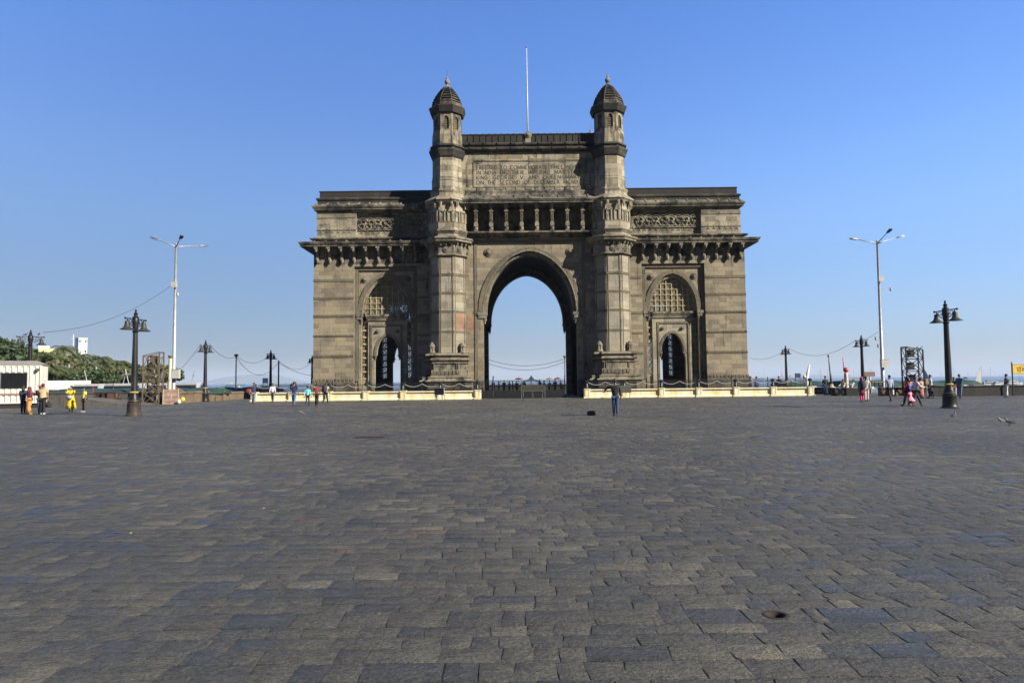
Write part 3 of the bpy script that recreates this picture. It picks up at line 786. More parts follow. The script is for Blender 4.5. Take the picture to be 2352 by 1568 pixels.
for li, ln in enumerate(lines):
    for wd, a, b_ in ln:
        X0, X1 = (a - 1113) * .00945, (b_ - 1113) * .00945; zt = 22.32 - li * .485; h = .36; z0 = zt - h
        gp = .26; tot = sum(WID.get(ch, .88) for ch in wd) + gp * (len(wd) - 1); k = (X1 - X0) / tot; x = X0
        for ch in wd:
            w = WID.get(ch, .88) * k
            for st in GLY[ch]:
                pts = CUR[st] if isinstance(st, str) else [(st[0], st[1]), (st[2], st[3])]
                for p, q in zip(pts, pts[1:]): LM.bar((x + p[0] * w, AY - 66 - .008, z0 + p[1] * h), (x + q[0] * w, AY - 66 - .008, z0 + q[1] * h), SWD, .012)
            x += w + gp * k
LM.build('inscription_lettering', MAT['letter'], attic, recalc=False)

# flagpole
M = MB()
FH = onY(1211, 110, 65.6).z - 24.3
M.tube([(0, 0, 0), (0, 0, 4.5), (-.02, 0, FH)], [.085, .065, .04], 10)
fp = empty('flagpole', (UC, 65.6, 24.3)); tag(fp, 'tall white flagpole rising behind the middle of the gateway parapet', 'flagpole')
M.build('pole', plain('white_metal', (.42, .43, .45), .4), fp, smooth=True)
M = MB(); M.ball((-.02, 0, FH + .05), .1, 10, 6); M.tube([(-.02, 0, FH), (-.02, 0, FH + .2)], .02, 5); M.build('pole_cap', plain('dark_cap', (.12, .11, .1), .5), fp, smooth=True)
# ================================================================== GROUND, WATER
XL, XR = -28.6, 30.6
outline = [(-90, -25), (90, -25), (90, 54.9), (33.0, 54.9), (XR, 58.5), (XR, 96), (XL, 96), (XL, 57.2), (-90, 57.2)]

def paver_mat():
    m, N, L, b = newmat('paving_stone')
    at = N.new('ShaderNodeAttribute'); at.attribute_name = 'stone_tone'; at.attribute_type = 'GEOMETRY'
    geo = N.new('ShaderNodeNewGeometry').outputs['Position']
    n1 = noise(N, L, geo, 42, 8, .78); n2 = noise(N, L, mapping(N, L, geo, (1, 1.6, 1)), 8, 6, .75, .8); n3 = noise(N, L, geo, .22, 3, .5)
    vo = N.new('ShaderNodeTexVoronoi'); vo.inputs['Scale'].default_value = 30; vo.inputs['Detail'].default_value = 3; vo.inputs['Roughness'].default_value = .7; L.new(mapping(N, L, geo, (.7, 1.3, 1)), vo.inputs['Vector'])
    rp = ramp(N, [(0, (.024, .027, .034)), (.2, (.040, .042, .045)), (.5, (.058, .0575, .053)), (.74, (.073, .071, .063)), (.86, (.086, .083, .072)), (.95, (.112, .106, .088)), (1, (.085, .062, .05))])
    L.new(at.outputs['Fac'], rp.inputs[0])
    r1 = ramp(N, [(.38, (.45, .46, .48)), (.5, (1, 1, 1)), (.6, (1.5, 1.46, 1.32))]); L.new(n1.outputs[0], r1.inputs[0])
    c = mix(N, L, 1, rp.outputs[0], r1.outputs[0], 'MULTIPLY')
    rv = ramp(N, [(.0, (.45, .45, .47)), (.28, (.95, .95, .95)), (.7, (1.15, 1.14, 1.1))]); L.new(vo.outputs['Distance'], rv.inputs[0])
    c = mix(N, L, .75, c, rv.outputs[0], 'MULTIPLY')
    r2 = ramp(N, [(.4, (.68, .69, .72)), (.6, (1.25, 1.22, 1.1))]); L.new(n2.outputs[0], r2.inputs[0])
    c = mix(N, L, 1, c, r2.outputs[0], 'MULTIPLY')
    r3 = ramp(N, [(.35, (.8, .8, .82)), (.65, (1.2, 1.19, 1.15))]); L.new(n3.outputs[0], r3.inputs[0])
    c = mix(N, L, 1, c, r3.outputs[0], 'MULTIPLY')
    # dust and sand caught in the rough faces
    nd = noise(N, L, geo, 13, 6, .8, .4); rd = ramp(N, [(.53, (0, 0, 0)), (.6, (1, 1, 1))]); L.new(nd.outputs[0], rd.inputs[0])
    md = N.new('ShaderNodeMath'); md.operation = 'MULTIPLY'; md.inputs[1].default_value = .42; L.new(rd.outputs[0], md.inputs[0])
    c = mix(N, L, md.outputs[0], c, (.098, .094, .082))
    L.new(c, b.inputs['Base Color'])
    mr = N.new('ShaderNodeMapRange'); L.new(at.outputs['Fac'], mr.inputs[0]); mr.inputs[2].default_value = .5; mr.inputs[3].default_value = .36; mr.inputs[4].default_value = .7
    L.new(mr.outputs[0], b.inputs['Roughness']); b.inputs['Specular IOR Level'].default_value = .42
    # rougher faces on some stones
    at2 = N.new('ShaderNodeAttribute'); at2.attribute_name = 'stone_rough'; at2.attribute_type = 'GEOMETRY'
    hm = N.new('ShaderNodeMath'); hm.operation = 'MULTIPLY'; L.new(n2.outputs[0], hm.inputs[0]); L.new(at2.outputs['Fac'], hm.inputs[1])
    ad = N.new('ShaderNodeMath'); ad.operation = 'MULTIPLY_ADD'; L.new(n1.outputs[0], ad.inputs[0]); ad.inputs[1].default_value = .6; L.new(hm.outputs[0], ad.inputs[2])
    av = N.new('ShaderNodeMath'); av.operation = 'MULTIPLY_ADD'; L.new(vo.outputs['Distance'], av.inputs[0]); av.inputs[1].default_value = .35; L.new(ad.outputs[0], av.inputs[2])
    bump(N, L, b, av.outputs[0], 1.0, .05)
    return m
MAT['paver'] = paver_mat()
def ground_mat():
    m, N, L, b = newmat('joint_sand')
    geo = N.new('ShaderNodeNewGeometry').outputs['Position']
    n = noise(N, L, geo, 9, 6, .75); rp = ramp(N, [(.35, (.018, .017, .015)), (.5, (.05, .046, .036)), (.7, (.10, .09, .066))]); L.new(n.outputs[0], rp.inputs[0])
    L.new(rp.outputs[0], b.inputs['Base Color']); b.inputs['Roughness'].default_value = .95
    return m
HOLE = (1.765, 4.72, .068)
M = MB()
n = len(outline); GZ = -.0055
def collar(M, cx, cy, r, x0, x1, y0, y1, z, m=24):
    """flat patch between a circle and the rectangle round it"""
    C_, O_ = [], []
    for k in range(m):
        t = 2 * math.pi * (k + .5) / m; dx, dy = math.cos(t), math.sin(t)
        s = min((x1 - cx) / dx if dx > 1e-6 else (x0 - cx) / dx if dx < -1e-6 else 9e9, (y1 - cy) / dy if dy > 1e-6 else (y0 - cy) / dy if dy < -1e-6 else 9e9)
        C_.append((cx + dx * r, cy + dy * r, z)); O_.append((cx + dx * s, cy + dy * s, z))
    fs = [(k, (k + 1) % m, (k + 1) % m + m, k + m) for k in range(m)]; vs = C_ + O_
    for X, Y in ((x0, y0), (x1, y0), (x1, y1), (x0, y1)):
        best = min(range(m), key=lambda k: math.hypot((O_[k][0] + O_[(k + 1) % m][0]) / 2 - X, (O_[k][1] + O_[(k + 1) % m][1]) / 2 - Y))
        fs.append((m + best, m + (best + 1) % m, len(vs))); vs = vs + [(X, Y, z)]
    M.add(vs, fs)
collar(M, HOLE[0], HOLE[1], HOLE[2] - .004, 1.4, 2.1, 4.4, 5.1, GZ)
for x0, x1, y0, y1 in ((-90, 90, -25, 4.4), (-90, 1.4, 4.4, 5.1), (2.1, 90, 4.4, 5.1), (-90, 90, 5.1, 54.9)): M.add([(x0, y0, GZ), (x1, y0, GZ), (x1, y1, GZ), (x0, y1, GZ)], [(0, 1, 2, 3)])
up_ = [(-90, 54.9), (33.0, 54.9), (XR, 58.5), (XR, 96), (XL, 96), (XL, 57.2), (-90, 57.2)]
M.add([(x, y, GZ) for x, y in up_], [tuple(t) for t in tessellate_polygon([[Vector((x, y, 0)) for x, y in up_]])])
M.add([(x, y, GZ) for x, y in outline] + [(x, y, -4.2) for x, y in outline], [(i, (i + 1) % n, (i + 1) % n + n, i + n) for i in range(n)])
tag(M.build('ground', ground_mat()), 'grey stone square in front of the gateway', 'ground', kind='structure')

for nm, (x0, x1, y0, y1, z), lb in (('landing_stage', (XR + .002, 39, 58.2, 70, -.02), 'concrete landing stage beside the square on the right'), ('landing_stage', (-34, XL - .002, 57.3, 63, -.02), 'concrete landing stage beside the square on the left')):
    M = MB(); M.box(x0, x1, y0, y1, -4, z); tag(M.build(nm, bpy.data.materials['joint_sand']), lb, 'jetty', kind='structure')

# the setts : every stone with its own size, tone, height and tilt
HOLE = (1.765, 4.72, .068)
def paving():
    g = np.random.default_rng(11)
    quads = []; tone = []; rough = []
    y = 2.3
    rows = []
    while y < 60:
        h = (.15 + .10 * g.random()) if y < 30 else .25 + .06 * g.random()
        if abs(y - 4.57) < .13 and not any(abs(r[0] - 4.57) < 1e-6 for r in rows):
            if rows: rows[-1] = (rows[-1][0], 4.57 - rows[-1][0])
            y = 4.57; h = .29
        rows.append((y, h)); y += h
    for y, h in rows:
        hw = min(.84 * y + 3.2, 60); x = -hw - .3 * g.random()
        ybase = y
        if y > 54.9: hw = 30
        xs = [x]
        rowlean = .0
        while x < hw:
            x += (.15 + .32 * g.random() ** 1.3) * (1.15 if y > 20 else 1)
            xs.append(x)
        if abs(y - 4.57) < 1e-6: xs = [a for a in xs if not (1.5 < a < 2.02)] + [1.56, 1.98]; xs.sort()
        xs = np.array(xs); m = len(xs) - 1
        wav = .006 * np.sin(xs * .9 + y * 3) + .004 * np.sin(xs * 2.7 + y)
        gap = .001 + .007 * g.random(m) ** 3
        x0 = xs[:-1] + gap; x1 = xs[1:] - gap
        j = lambda s=.006: (g.random(m) - .5) * 2 * s
        z = j(.0014); tx = j(.0011); ty = j(.0012)
        sk = j(.014)
        w0, w1 = wav[:-1], wav[1:]
        g0 = .0015 + .002 * g.random()
        P = np.stack([np.stack([x0 - sk + j(), y + g0 + w0 + j(.0035), z - tx - ty], 1), np.stack([x1 - sk + j(), y + g0 + w1 + j(.0035), z + tx - ty], 1),
                      np.stack([x1 + sk + j(), y + h - g0 + w1 + j(.0035), z + tx + ty], 1), np.stack([x0 + sk + j(), y + h - g0 + w0 + j(.0035), z - tx + ty], 1)], 1)
        t = g.random(m); t = np.where(t < .12, .25 * g.random(m), np.where(t < .88, .3 + .44 * g.random(m), np.where(t < .994, .78 + .18 * g.random(m), 1.0)))
        keep = np.ones(m, bool)
        if abs(y - 4.57) < 1e-6: keep = ~((x0 > 1.5) & (x1 < 2.02))
        P, t = P[keep], t[keep]; quads.append(P); tone.append(t); rough.append(np.where(g.random(len(t)) < .35, .6 + 1.1 * g.random(len(t)), .12 + .3 * g.random(len(t))))
    Q = np.concatenate(quads); tn = np.concatenate(tone); rg = np.concatenate(rough)
    inside = (Q[:, 0, 1] < 54.6) | ((Q[:, 0, 0] > XL + .3) & (Q[:, 1, 0] < XR - .5))
    Q, tn, rg = Q[inside], tn[inside], rg[inside]
    N_ = len(Q)
    c = Q.mean(1, keepdims=True)
    top = c + (Q - c) * np.array([1, 1, 1]); d = (Q - c); ln = np.linalg.norm(d[:, :, :2], axis=2, keepdims=True)
    top = Q - d / ln * .0035; top[:, :, 2] = Q[:, :, 2] + .0
    mid = Q.copy(); mid[:, :, 2] -= .0014
    bot = Q.copy(); bot[:, :, 2] = -.03
    V = np.concatenate([top, mid, bot], 1).reshape(-1, 3)
    base = (np.arange(N_) * 12)[:, None]
    fl = [[0, 1, 2, 3]] + [[a, a + 4, (a + 1) % 4 + 4, (a + 1) % 4] for a in range(4)] + [[a + 4, a + 8, (a + 1) % 4 + 8, (a + 1) % 4 + 4] for a in range(4)]
    F = (base[:, None, :] + np.array(fl)[None]).reshape(-1, 4)
    # the stone with the round hole
    HM = MB(); collar(HM, HOLE[0], HOLE[1], HOLE[2], 1.562, 1.978, 4.58, 4.852, 0.0)
    HM.rings([[(HOLE[0] + HOLE[2] * math.cos(2 * math.pi * (k + .5) / 24), HOLE[1] + HOLE[2] * math.sin(2 * math.pi * (k + .5) / 24), z) for k in range(24)] for z in (0, -.03)], False, False)
    HM.rings([[(x, y, z) for x, y in ((1.562, 4.58), (1.978, 4.58), (1.978, 4.852), (1.562, 4.852))] for z in (0, -.03)], False, False)
    b0 = len(V); V = np.concatenate([V, np.array(HM.v)])
    me = bpy.data.meshes.new('plaza_paving')
    hf = [tuple(b0 + i for i in f) for f in HM.f]
    loops = np.concatenate([F.ravel(), np.array([i for f in hf for i in f])]).astype(np.int32)
    tot = np.concatenate([np.full(len(F), 4), np.array([len(f) for f in hf])]).astype(np.int32)
    st = np.concatenate([[0], np.cumsum(tot)[:-1]]).astype(np.int32)
    me.vertices.add(len(V)); me.vertices.foreach_set('co', V.astype(np.float32).ravel())
    me.loops.add(len(loops)); me.loops.foreach_set('vertex_index', loops)
    me.polygons.add(len(tot)); me.polygons.foreach_set('loop_start', st); me.polygons.foreach_set('loop_total', tot)
    me.update(calc_edges=True); me.validate()
    for nm, arr in (('stone_tone', tn), ('stone_rough', rg)):
        at = me.attributes.new(nm, 'FLOAT', 'POINT'); vals = np.concatenate([np.repeat(arr, 12), np.full(len(HM.v), .5 if nm == 'stone_tone' else .2)]).astype(np.float32)
        at.data.foreach_set('value', vals)
    me.materials.append(MAT['paver'])
    o = bpy.data.objects.new('plaza_paving', me); COL.objects.link(o)
    tag(o, 'square setts of dark basalt covering the whole plaza', 'paving', kind='structure')
paving()
# iron collar in the hole
rust = plain('rusty_iron', (.016, .011, .008), .85, .2, var=.5, c2=(.03, .018, .012), scale=20)
M = MB()
x, y, r = HOLE
M.rings([[(x + rr * math.cos(t), y + rr * math.sin(t), z) for t in [2 * math.pi * k / 28 for k in range(28)]] for rr, z in ((r + .02, .0005), (r + .018, .004), (r - .004, .003), (r - .012, -.006), (r - .016, -.03), (r - .028, -.034), (r - .03, -.2), (.001, -.201))], False, False)
tag(M.build('drain_hole', rust, smooth=40), 'small round rusty drain hole in the near paving', 'drain')
# round cover and oblong cover further out
p = onZ(849, 1004)
M = MB(); M.box(p.x - .44, p.x + .44, p.y - .2, p.y + .2, -.02, .012); M.box(p.x - .37, p.x + .37, p.y - .14, p.y + .14, .012, .02)
tag(M.build('inspection_cover', rust), 'flat oblong iron cover lying in the paving left of centre', 'cover')

def water_mat():
    m, N, L, b = newmat('sea_water')
    geo = N.new('ShaderNodeNewGeometry').outputs['Position']
    b.inputs['Roughness'].default_value = .18
    n0 = noise(N, L, mapping(N, L, geo, (.004, .02, 1)), 1, 4, .6)
    rp = ramp(N, [(.35, (.022, .045, .068)), (.65, (.04, .07, .095))]); L.new(n0.outputs[0], rp.inputs[0]); L.new(rp.outputs[0], b.inputs['Base Color'])
    n = noise(N, L, mapping(N, L, geo, (.5, 1.1, 1)), 1.0, 5, .7)
    bump(N, L, b, n.outputs[0], .9, .5)
    return m
M = MB(); M.add([(-14000, 50, -3.2), (14000, 50, -3.2), (14000, 14000, -3.2), (-14000, 14000, -3.2)], [(0, 1, 2, 3)])
tag(M.build('sea', water_mat(), recalc=False), 'calm blue grey harbour water reaching to the horizon', 'water', kind='structure')

# ================================================================== PARAPET, BOLLARDS, CHAINS, RAILINGS
cream = plain('cream_paint', (.50, .455, .29), .8, var=.0, scale=1.6, c2=(.56, .52, .385), thr=.5)
def cream_mat():
    m, N, L, b = newmat('cream_limewash'); geo = N.new('ShaderNodeNewGeometry').outputs['Position']
    n = noise(N, L, mapping(N, L, geo, (1.1, 1, .5)), 1.6, 5, .65); rp = ramp(N, [(.36, (.50, .40, .17)), (.52, (.56, .52, .36)), (.75, (.6, .58, .47))]); L.new(n.outputs[0], rp.inputs[0])
    n2 = noise(N, L, geo, 7, 6, .75); r2 = ramp(N, [(.3, (.5, .47, .4)), (.42, (1, 1, 1))]); L.new(n2.outputs[0], r2.inputs[0])
    c = mix(N, L, .7, rp.outputs[0], r2.outputs[0], 'MULTIPLY')
    n3 = noise(N, L, mapping(N, L, geo, (5, 5, .6)), 1, 5, .7); r3 = ramp(N, [(.62, (0, 0, 0)), (.76, (1, 1, 1))]); L.new(n3.outputs[0], r3.inputs[0])
    mm = N.new('ShaderNodeMath'); mm.operation = 'MULTIPLY'; mm.inputs[1].default_value = .45; L.new(r3.outputs[0], mm.inputs[0])
    c = mix(N, L, mm.outputs[0], c, (.2, .17, .11))
    L.new(c, b.inputs['Base Color']); b.inputs['Roughness'].default_value = .85; bump(N, L, b, n2.outputs[0], .4, .02); return m
cream = cream_mat()
black_iron = plain('black_iron', (.012, .013, .015), .45, .2, var=.4, spec=.5)
chain_m = plain('white_chain', (.34, .34, .33), .6, var=.4, scale=30)
PY = 60.55
posts = [4.85 + 3.3 * k for k in range(7)]
for s, side_word in ((-1, 'left'), (1, 'right')):
    T = lambda u, y, z, s=s: (UC + s * u, y, z)
    M = MB(T)
    a, b = posts[0] - .3, posts[-1] + .3
    M.box(a, b, PY + .12, PY + .55, 0, .62)
    M.prism([(PY - .0, 0), (PY - .0, .1), (PY + .05, .16), (PY + .119, .2), (PY + .119, 0)], a, b)
    M.prism([(PY + .119, .6), (PY + .03, .66), (PY - .02, .68), (PY - .02, .77), (PY + .6, .77), (PY + .6, .6)], a, b)
    w = M.build('parapet_wall', cream)
    tag(w, 'low cream limewashed parapet wall with pilasters, on the %s of the gateway arch' % side_word, 'parapet')
    for u in posts:
        M = MB(T)
        M.box(u - .24, u + .24, PY - .06, PY + .3, .1, .8); M.box(u - .32, u + .32, PY - .12, PY + .3, 0, .12); M.box(u - .28, u + .28, PY - .1, PY + .62, .774, .83)
        for q in (-.17, .14): M.box(u + q, u + q + .03, PY - .08, PY - .06, .2, .7)
        M.box(u - .17, u + .17, PY - .08, PY - .06, .16, .2); M.box(u - .17, u + .17, PY - .08, PY - .06, .7, .73)
        M.build('pilaster', cream, w)
# bollards and chains
M = MB()
M.octa(0, 0, [(.13, 0), (.13, .08), (.09, .12), (.085, .46), (.12, .5), (.14, .56), (.14, .64), (.1, .7), (.02, .74)], 8)
for z in (.1, .5): M.octa(0, 0, [(.11, z), (.13, z + .02), (.11, z + .04)], 8)
bol0 = M.build('chain_bollard', black_iron)
M = MB()
def links(M, pts, r=.022):
    L_ = [Vector(p) for p in pts]
    for i in range(len(L_) - 1):
        c = (L_[i] + L_[i + 1]) / 2; d = L_[i + 1] - L_[i]
        M.tube([L_[i] - d * .1, c, L_[i + 1] + d * .1], [r * .55, r * 1.25, r * .55], 5)
links(M, [(-.0, -.15, .44 - .045 * k) for k in range(9)], .028)
dr = M.build('hanging_chain', chain_m, bol0)
first = True
names = ['first', 'second', 'third', 'fourth', 'fifth', 'sixth', 'seventh']
for s, sw in ((-1, 'left'), (1, 'right')):
    for i, u in enumerate(posts):
        o = bol0 if first else copy_tree(bol0)
        first = False
        o.location = (UC + s * u, PY + .2, .83); o.scale = (1.15, 1.15, 1.0)
        tag(o, 'black iron chain bollard, %s from the arch on the %s parapet' % (names[i], sw), 'bollard', 'black bollards on the parapets')
M = MB()
def swag(a, b, sag, n=17): return [(a + (b - a) * t, 0, -sag * 4 * t * (1 - t)) for t in [k / n for k in range(n + 1)]]
links(M, swag(-1.58, 0, .26)); links(M, swag(0, 1.58, .26))
ch0 = M.build('chain', chain_m)
M = MB(); M.tube([(0, 0, -.58), (0, 0, .02)], .018, 6); M.build('chain_rod', black_iron, ch0)
first = True
for s, sw in ((-1, 'left'), (1, 'right')):
    for i in range(6):
        o = ch0 if first else copy_tree(ch0)
        first = False
        o.location = (UC + s * (posts[i] + 1.65), PY + .25, 1.41)
        tag(o, 'white chain looped in two swags between the %s and %s bollards of the %s parapet' % (names[i], names[i + 1], sw), 'chain', 'white chains on the parapets')
# railing : one panel, copied
M = MB()
for k in range(33):
    x = -1.6 + .1 * k
    M.box(x - .012, x + .012, -.012, .012, .1, 1.5); M.frustum(x - .012, x + .012, -.012, .012, 1.5, 1.6, .011)
rail0 = M.build('railing', black_iron)
for z in (.15, .86, 1.32):
    M = MB(); M.box(-1.645, 1.645, -.02, .02, z, z + .035); M.build('rail', black_iron, rail0)
M = MB(); M.box(1.6, 1.66, -.035, .035, 0, 1.62); M.ball((1.63, 0, 1.66), .05, 8, 5); M.build('post', black_iron, rail0)
first = True
for s, sw in ((-1, 'left'), (1, 'right')):
    for i in range(6):
        o = rail0 if first else copy_tree(rail0)
        first = False
        o.location = (UC + s * (posts[i] + 1.65), 61.9, 0)
        tag(o, 'black spiked railing panel behind the %s parapet, %s from the arch' % (sw, names[i]), 'railing', 'railing panels behind the parapets')
# gates across the arch
for i, (a, b) in enumerate(((-4.75, -1.75), (-1.7, 1.7), (1.75, 4.75))):
    M = MB()
    for x in np.arange(a + .1, b, .105): M.box(x - .011, x + .011, 61.99, 62.01, .72, 1.72)
    word = ('left', 'middle', 'right')[i]
    g_ = M.build('iron_gate', black_iron); tag(g_, '%s black iron gate leaf closing the arch, solid below and barred above' % word, 'gate', 'gates across the arch')
    M = MB(); M.box(a, b, 61.97, 62.03, .04, .72); 
    for x in np.arange(a + .15, b - .4, .75): M.box(x, x + .6, 61.95, 61.97, .14, .62)
    M.build('gate_panel', black_iron, g_)
    M = MB(); M.box(a, b, 61.96, 62.04, 1.55, 1.6); M.build('top_rail', black_iron, g_)
    M = MB(); M.tube([(b, 62, 0), (b, 62, 1.95)], .05, 8); M.ball((b, 62, 1.98), .07, 8, 5); M.build('gate_post', black_iron, g_)

# ================================================================== CAST-IRON STREET LAMPS
iron = plain('lamp_iron', (.008, .009, .010), .45, .0, var=.4, scale=9, spec=.32)
gold = plain('gold_paint', (.42, .31, .06), .4, .2, var=.3, scale=12)
bellm = plain('lamp_bell', (.03, .03, .023), .6, .2, var=.5, scale=14)
rustbase = plain('rusty_base', (.02, .017, .016), .7, .1, var=.5, scale=6, rust=.75)
def make_lamp():
    o = empty('street_lamp')
    M = MB(); M.lathe((0, 0, 0), [(.40, 0), (.40, .05), (.35, .1), (.33, .2), (.31, .6), (.33, .64), (.30, .68)], 20); M.build('base', rustbase, o, smooth=40)
    M = MB(); M.lathe((0, 0, 0), [(.28, .68), (.29, .72), (.20, 1.0), (.185, 1.05), (.16, 1.3), (.155, 1.36), (.15, 1.4), (.15, 2.2), (.11, 4.28), (.14, 4.3), (.16, 4.36), (.12, 4.4)], 20)
    for k in range(12):
        t = 2 * math.pi * k / 12; M.tube([(.148 * math.cos(t), .148 * math.sin(t), 1.45), (.108 * math.cos(t), .108 * math.sin(t), 4.25)], .012, 4)
    M.build('shaft', iron, o, smooth=40)
    for a, z in ((.235, .78), (.185, 1.2)):
        M = MB(); M.lathe((0, 0, 0), [(a - .06, z - .06), (a, z - .04), (a + .04, z), (a, z + .05), (a - .06, z + .07)], 20); M.build('gold_band', gold, o, smooth=40)
    M = MB(); M.lathe((0, 0, 0), [(.1, 4.4), (.14, 4.5), (.13, 4.62), (.16, 4.74), (.17, 4.98), (.14, 5.05), (.17, 5.08), (.09, 5.14), (.08, 5.22), (.11, 5.27), (.06, 5.32), (.035, 5.38), (.06, 5.43), (.02, 5.5)], 14); M.build('head', iron, o, smooth=40)
    for s in (-1, 1):
        M = MB()
        M.tube([(s * .15, 0, 5.0), (s * .75, 0, 4.98)], .028, 6); M.ball((s * .8, 0, 4.98), .06, 8, 5)
        sp = [(s * (.42 + .14 * math.cos(t) * (1 - t / 12)), 0, 4.84 + .12 * math.sin(t) * (1 - t / 12)) for t in [k * .55 for k in range(14)]]
        M.tube(sp, .016, 5)
        sp = [(s * (.24 + .09 * math.cos(t)), 0, 4.72 + .1 * math.sin(t)) for t in [k * .6 for k in range(11)]]; M.tube(sp, .016, 5)
        M.tube([(s * .2, 0, 4.6), (s * .35, 0, 4.64), (s * .55, 0, 4.8), (s * .66, 0, 4.97)], .02, 5)
        M.tube([(s * .66, 0, 4.98), (s * .66, 0, 4.84)], .02, 6)
        M.build('arm', iron, o, smooth=True)
        M = MB(); M.lathe((s * .66, 0, 0), [(.02, 4.86), (.1, 4.84), (.11, 4.8), (.12, 4.66), (.15, 4.56), (.2, 4.5), (.33, 4.42), (.34, 4.4), (.3, 4.41), (.1, 4.5)], 18); M.build('bell_shade', bellm, o, smooth=40)
    return o
lamp0 = make_lamp()
# x, Y, rotation, scale, label
lamps = [((307, 955), None, 84, 1.0, 'black cast-iron lamp with gold bands and rusty foot, nearest on the left'),
         ((2182, 937), None, -85, .985, 'black cast-iron lamp with gold bands beside the lattice tower, nearest on the right'),
         (None, (470.8, 62.4), 80, 1.02, 'black lamp with gold bands standing by the brown sea wall'),
         (None, (621.2, 76.8), 79, .98, 'dark lamp rising behind the railing beside the small blue sign'),
         (None, (716.5, 93.5), 76, .98, 'dark lamp half hidden by the left edge of the gateway'),
         (None, (66.5, 55.5), 35, 1.12, 'lamp with wide arms and two crows, behind the white cabin'),
         (None, (1807.5, 79.2), -82, .98, 'dark lamp behind the railing between gateway and tilted pole'),
         (None, (1983, 63.1), -79, 1.0, 'black lamp joined by a sagging cable, beside the grey mast')]
for i, (pix, xy, rz, sc, lb) in enumerate(lamps):
    if pix: p = onZ(*pix)
    else: p = onY(xy[0], 900, xy[1]); p.z = 0
    o = lamp0 if i == 0 else copy_tree(lamp0)
    o.location = p; o.rotation_euler = (0, 0, R(rz)); o.scale = (sc, sc, sc)
    if i:
        bs = [q for q in o.children if q.name.startswith('base')][0]; bs.material_slots[0].link = 'OBJECT'; bs.material_slots[0].material = iron
    tag(o, lb, 'street lamp', 'cast-iron street lamps round the plaza')
LAMPX = [o.location.copy() for o in [lamp0]]

# ================================================================== TALL WHITE MASTS
galv = plain('white_galvanised', (.33, .34, .35), .42, .3, var=.35, scale=5)
lumi = plain('luminaire_grey', (.06, .065, .07), .5)
boxm = plain('cabinet_grey', (.34, .34, .32), .6, var=.2, scale=3)
def mast(name_label, base, H, arms, boxz, cabz, cams):
    o = empty('light_mast', base)
    tag(o, name_label, 'light mast', 'tall lighting masts')
    M = MB(); M.lathe((0, 0, 0), [(.26, 0), (.26, .05), (.17, .08), (.165, 3), (.15, 3.02), (.12, H * .6), (.09, H - .1), (.13, H - .05), (.13, H), (.02, H + .12)], 14); M.build('pole', galv, o, smooth=40)
    for ax, ay, az in arms:
        M = MB(); e = Vector((ax, ay, H - .1 + az)); M.tube([(0, 0, H - .25), tuple(Vector((0, 0, H - .2)).lerp(e, .3)), tuple(e)], [.06, .045, .035], 7); a = M.build('arm', galv, o, smooth=True)
        d = Vector((ax, ay, az)).normalized()
        M = MB(); M.rings([[tuple(e + d * t + Vector((-d.y, d.x, 0)).normalized() * q * w + Vector((0, 0, z * h))) for q, z in ((-1, -.4), (1, -.4), (.8, .6), (-.8, .6))] for t, w, h in ((-.1, .06, .06), (.05, .13, .12), (.6, .16, .14), (.78, .1, .06))]); M.build('luminaire', lumi, o, smooth=40)
    x0, z0, wd, hh = boxz
    M = MB(); M.box(x0 - wd / 2, x0 + wd / 2, -.32, -.16, z0 - hh / 2, z0 + hh / 2); M.build('junction_box', boxm, o)
    x0, z0, wd, hh = cabz
    M = MB(); M.box(x0 - wd / 2, x0 + wd / 2, -.5, -.17, z0 - hh / 2, z0 + hh / 2); M.box(x0 - wd / 2 - .02, x0 + wd / 2 + .02, -.53, -.15, z0 + hh / 2, z0 + hh / 2 + .04); M.box(x0 + .0, x0 + .012, -.505, -.5, z0 - hh / 2 + .04, z0 + hh / 2 - .04)
    M.build('cabinet', boxm, o)
    for cx_, cz_, L_ in cams:
        M = MB(); M.tube([(0, 0, cz_), (cx_, 0, cz_ + .06)], .025, 6); M.ball((cx_, 0, cz_ - .12), .1, 10, 6, (1, 1, 1.3)); M.box(cx_ - .05, cx_ + .05, -.1, .1, cz_ - .02, cz_ + .1); M.build('camera', boxm, o, smooth=40)
    return o
p = onY(398.5, 900, 60); p.z = 0
mast('tall white lighting mast with three lamps on the left, beside the rusty lattice tower', p, 14.0, [(-1.35, -.3, .42), (1.1, -1.5, .3), (1.3, 1.8, .3)], (-.0, 10.35, .5, .5), (.33, 2.5, .68, .76), [(.22, 9.6, 0)])
M1 = p.copy()
p = onY(2029, 900, 64.5); p.z = 0
mast('tall white lighting mast with cameras and a round lamp on the right', p, 14.5, [(-1.95, -.2, .25), (2.1, .3, .5), (-.1, -2.0, .5)], (.1, 10.85, .5, .48), (.05, 2.85, .7, .76), [(1.1, 9.95, 0), (-.5, 5.3, 0), (-.3, 4.6, 0)])
M2 = p.copy()
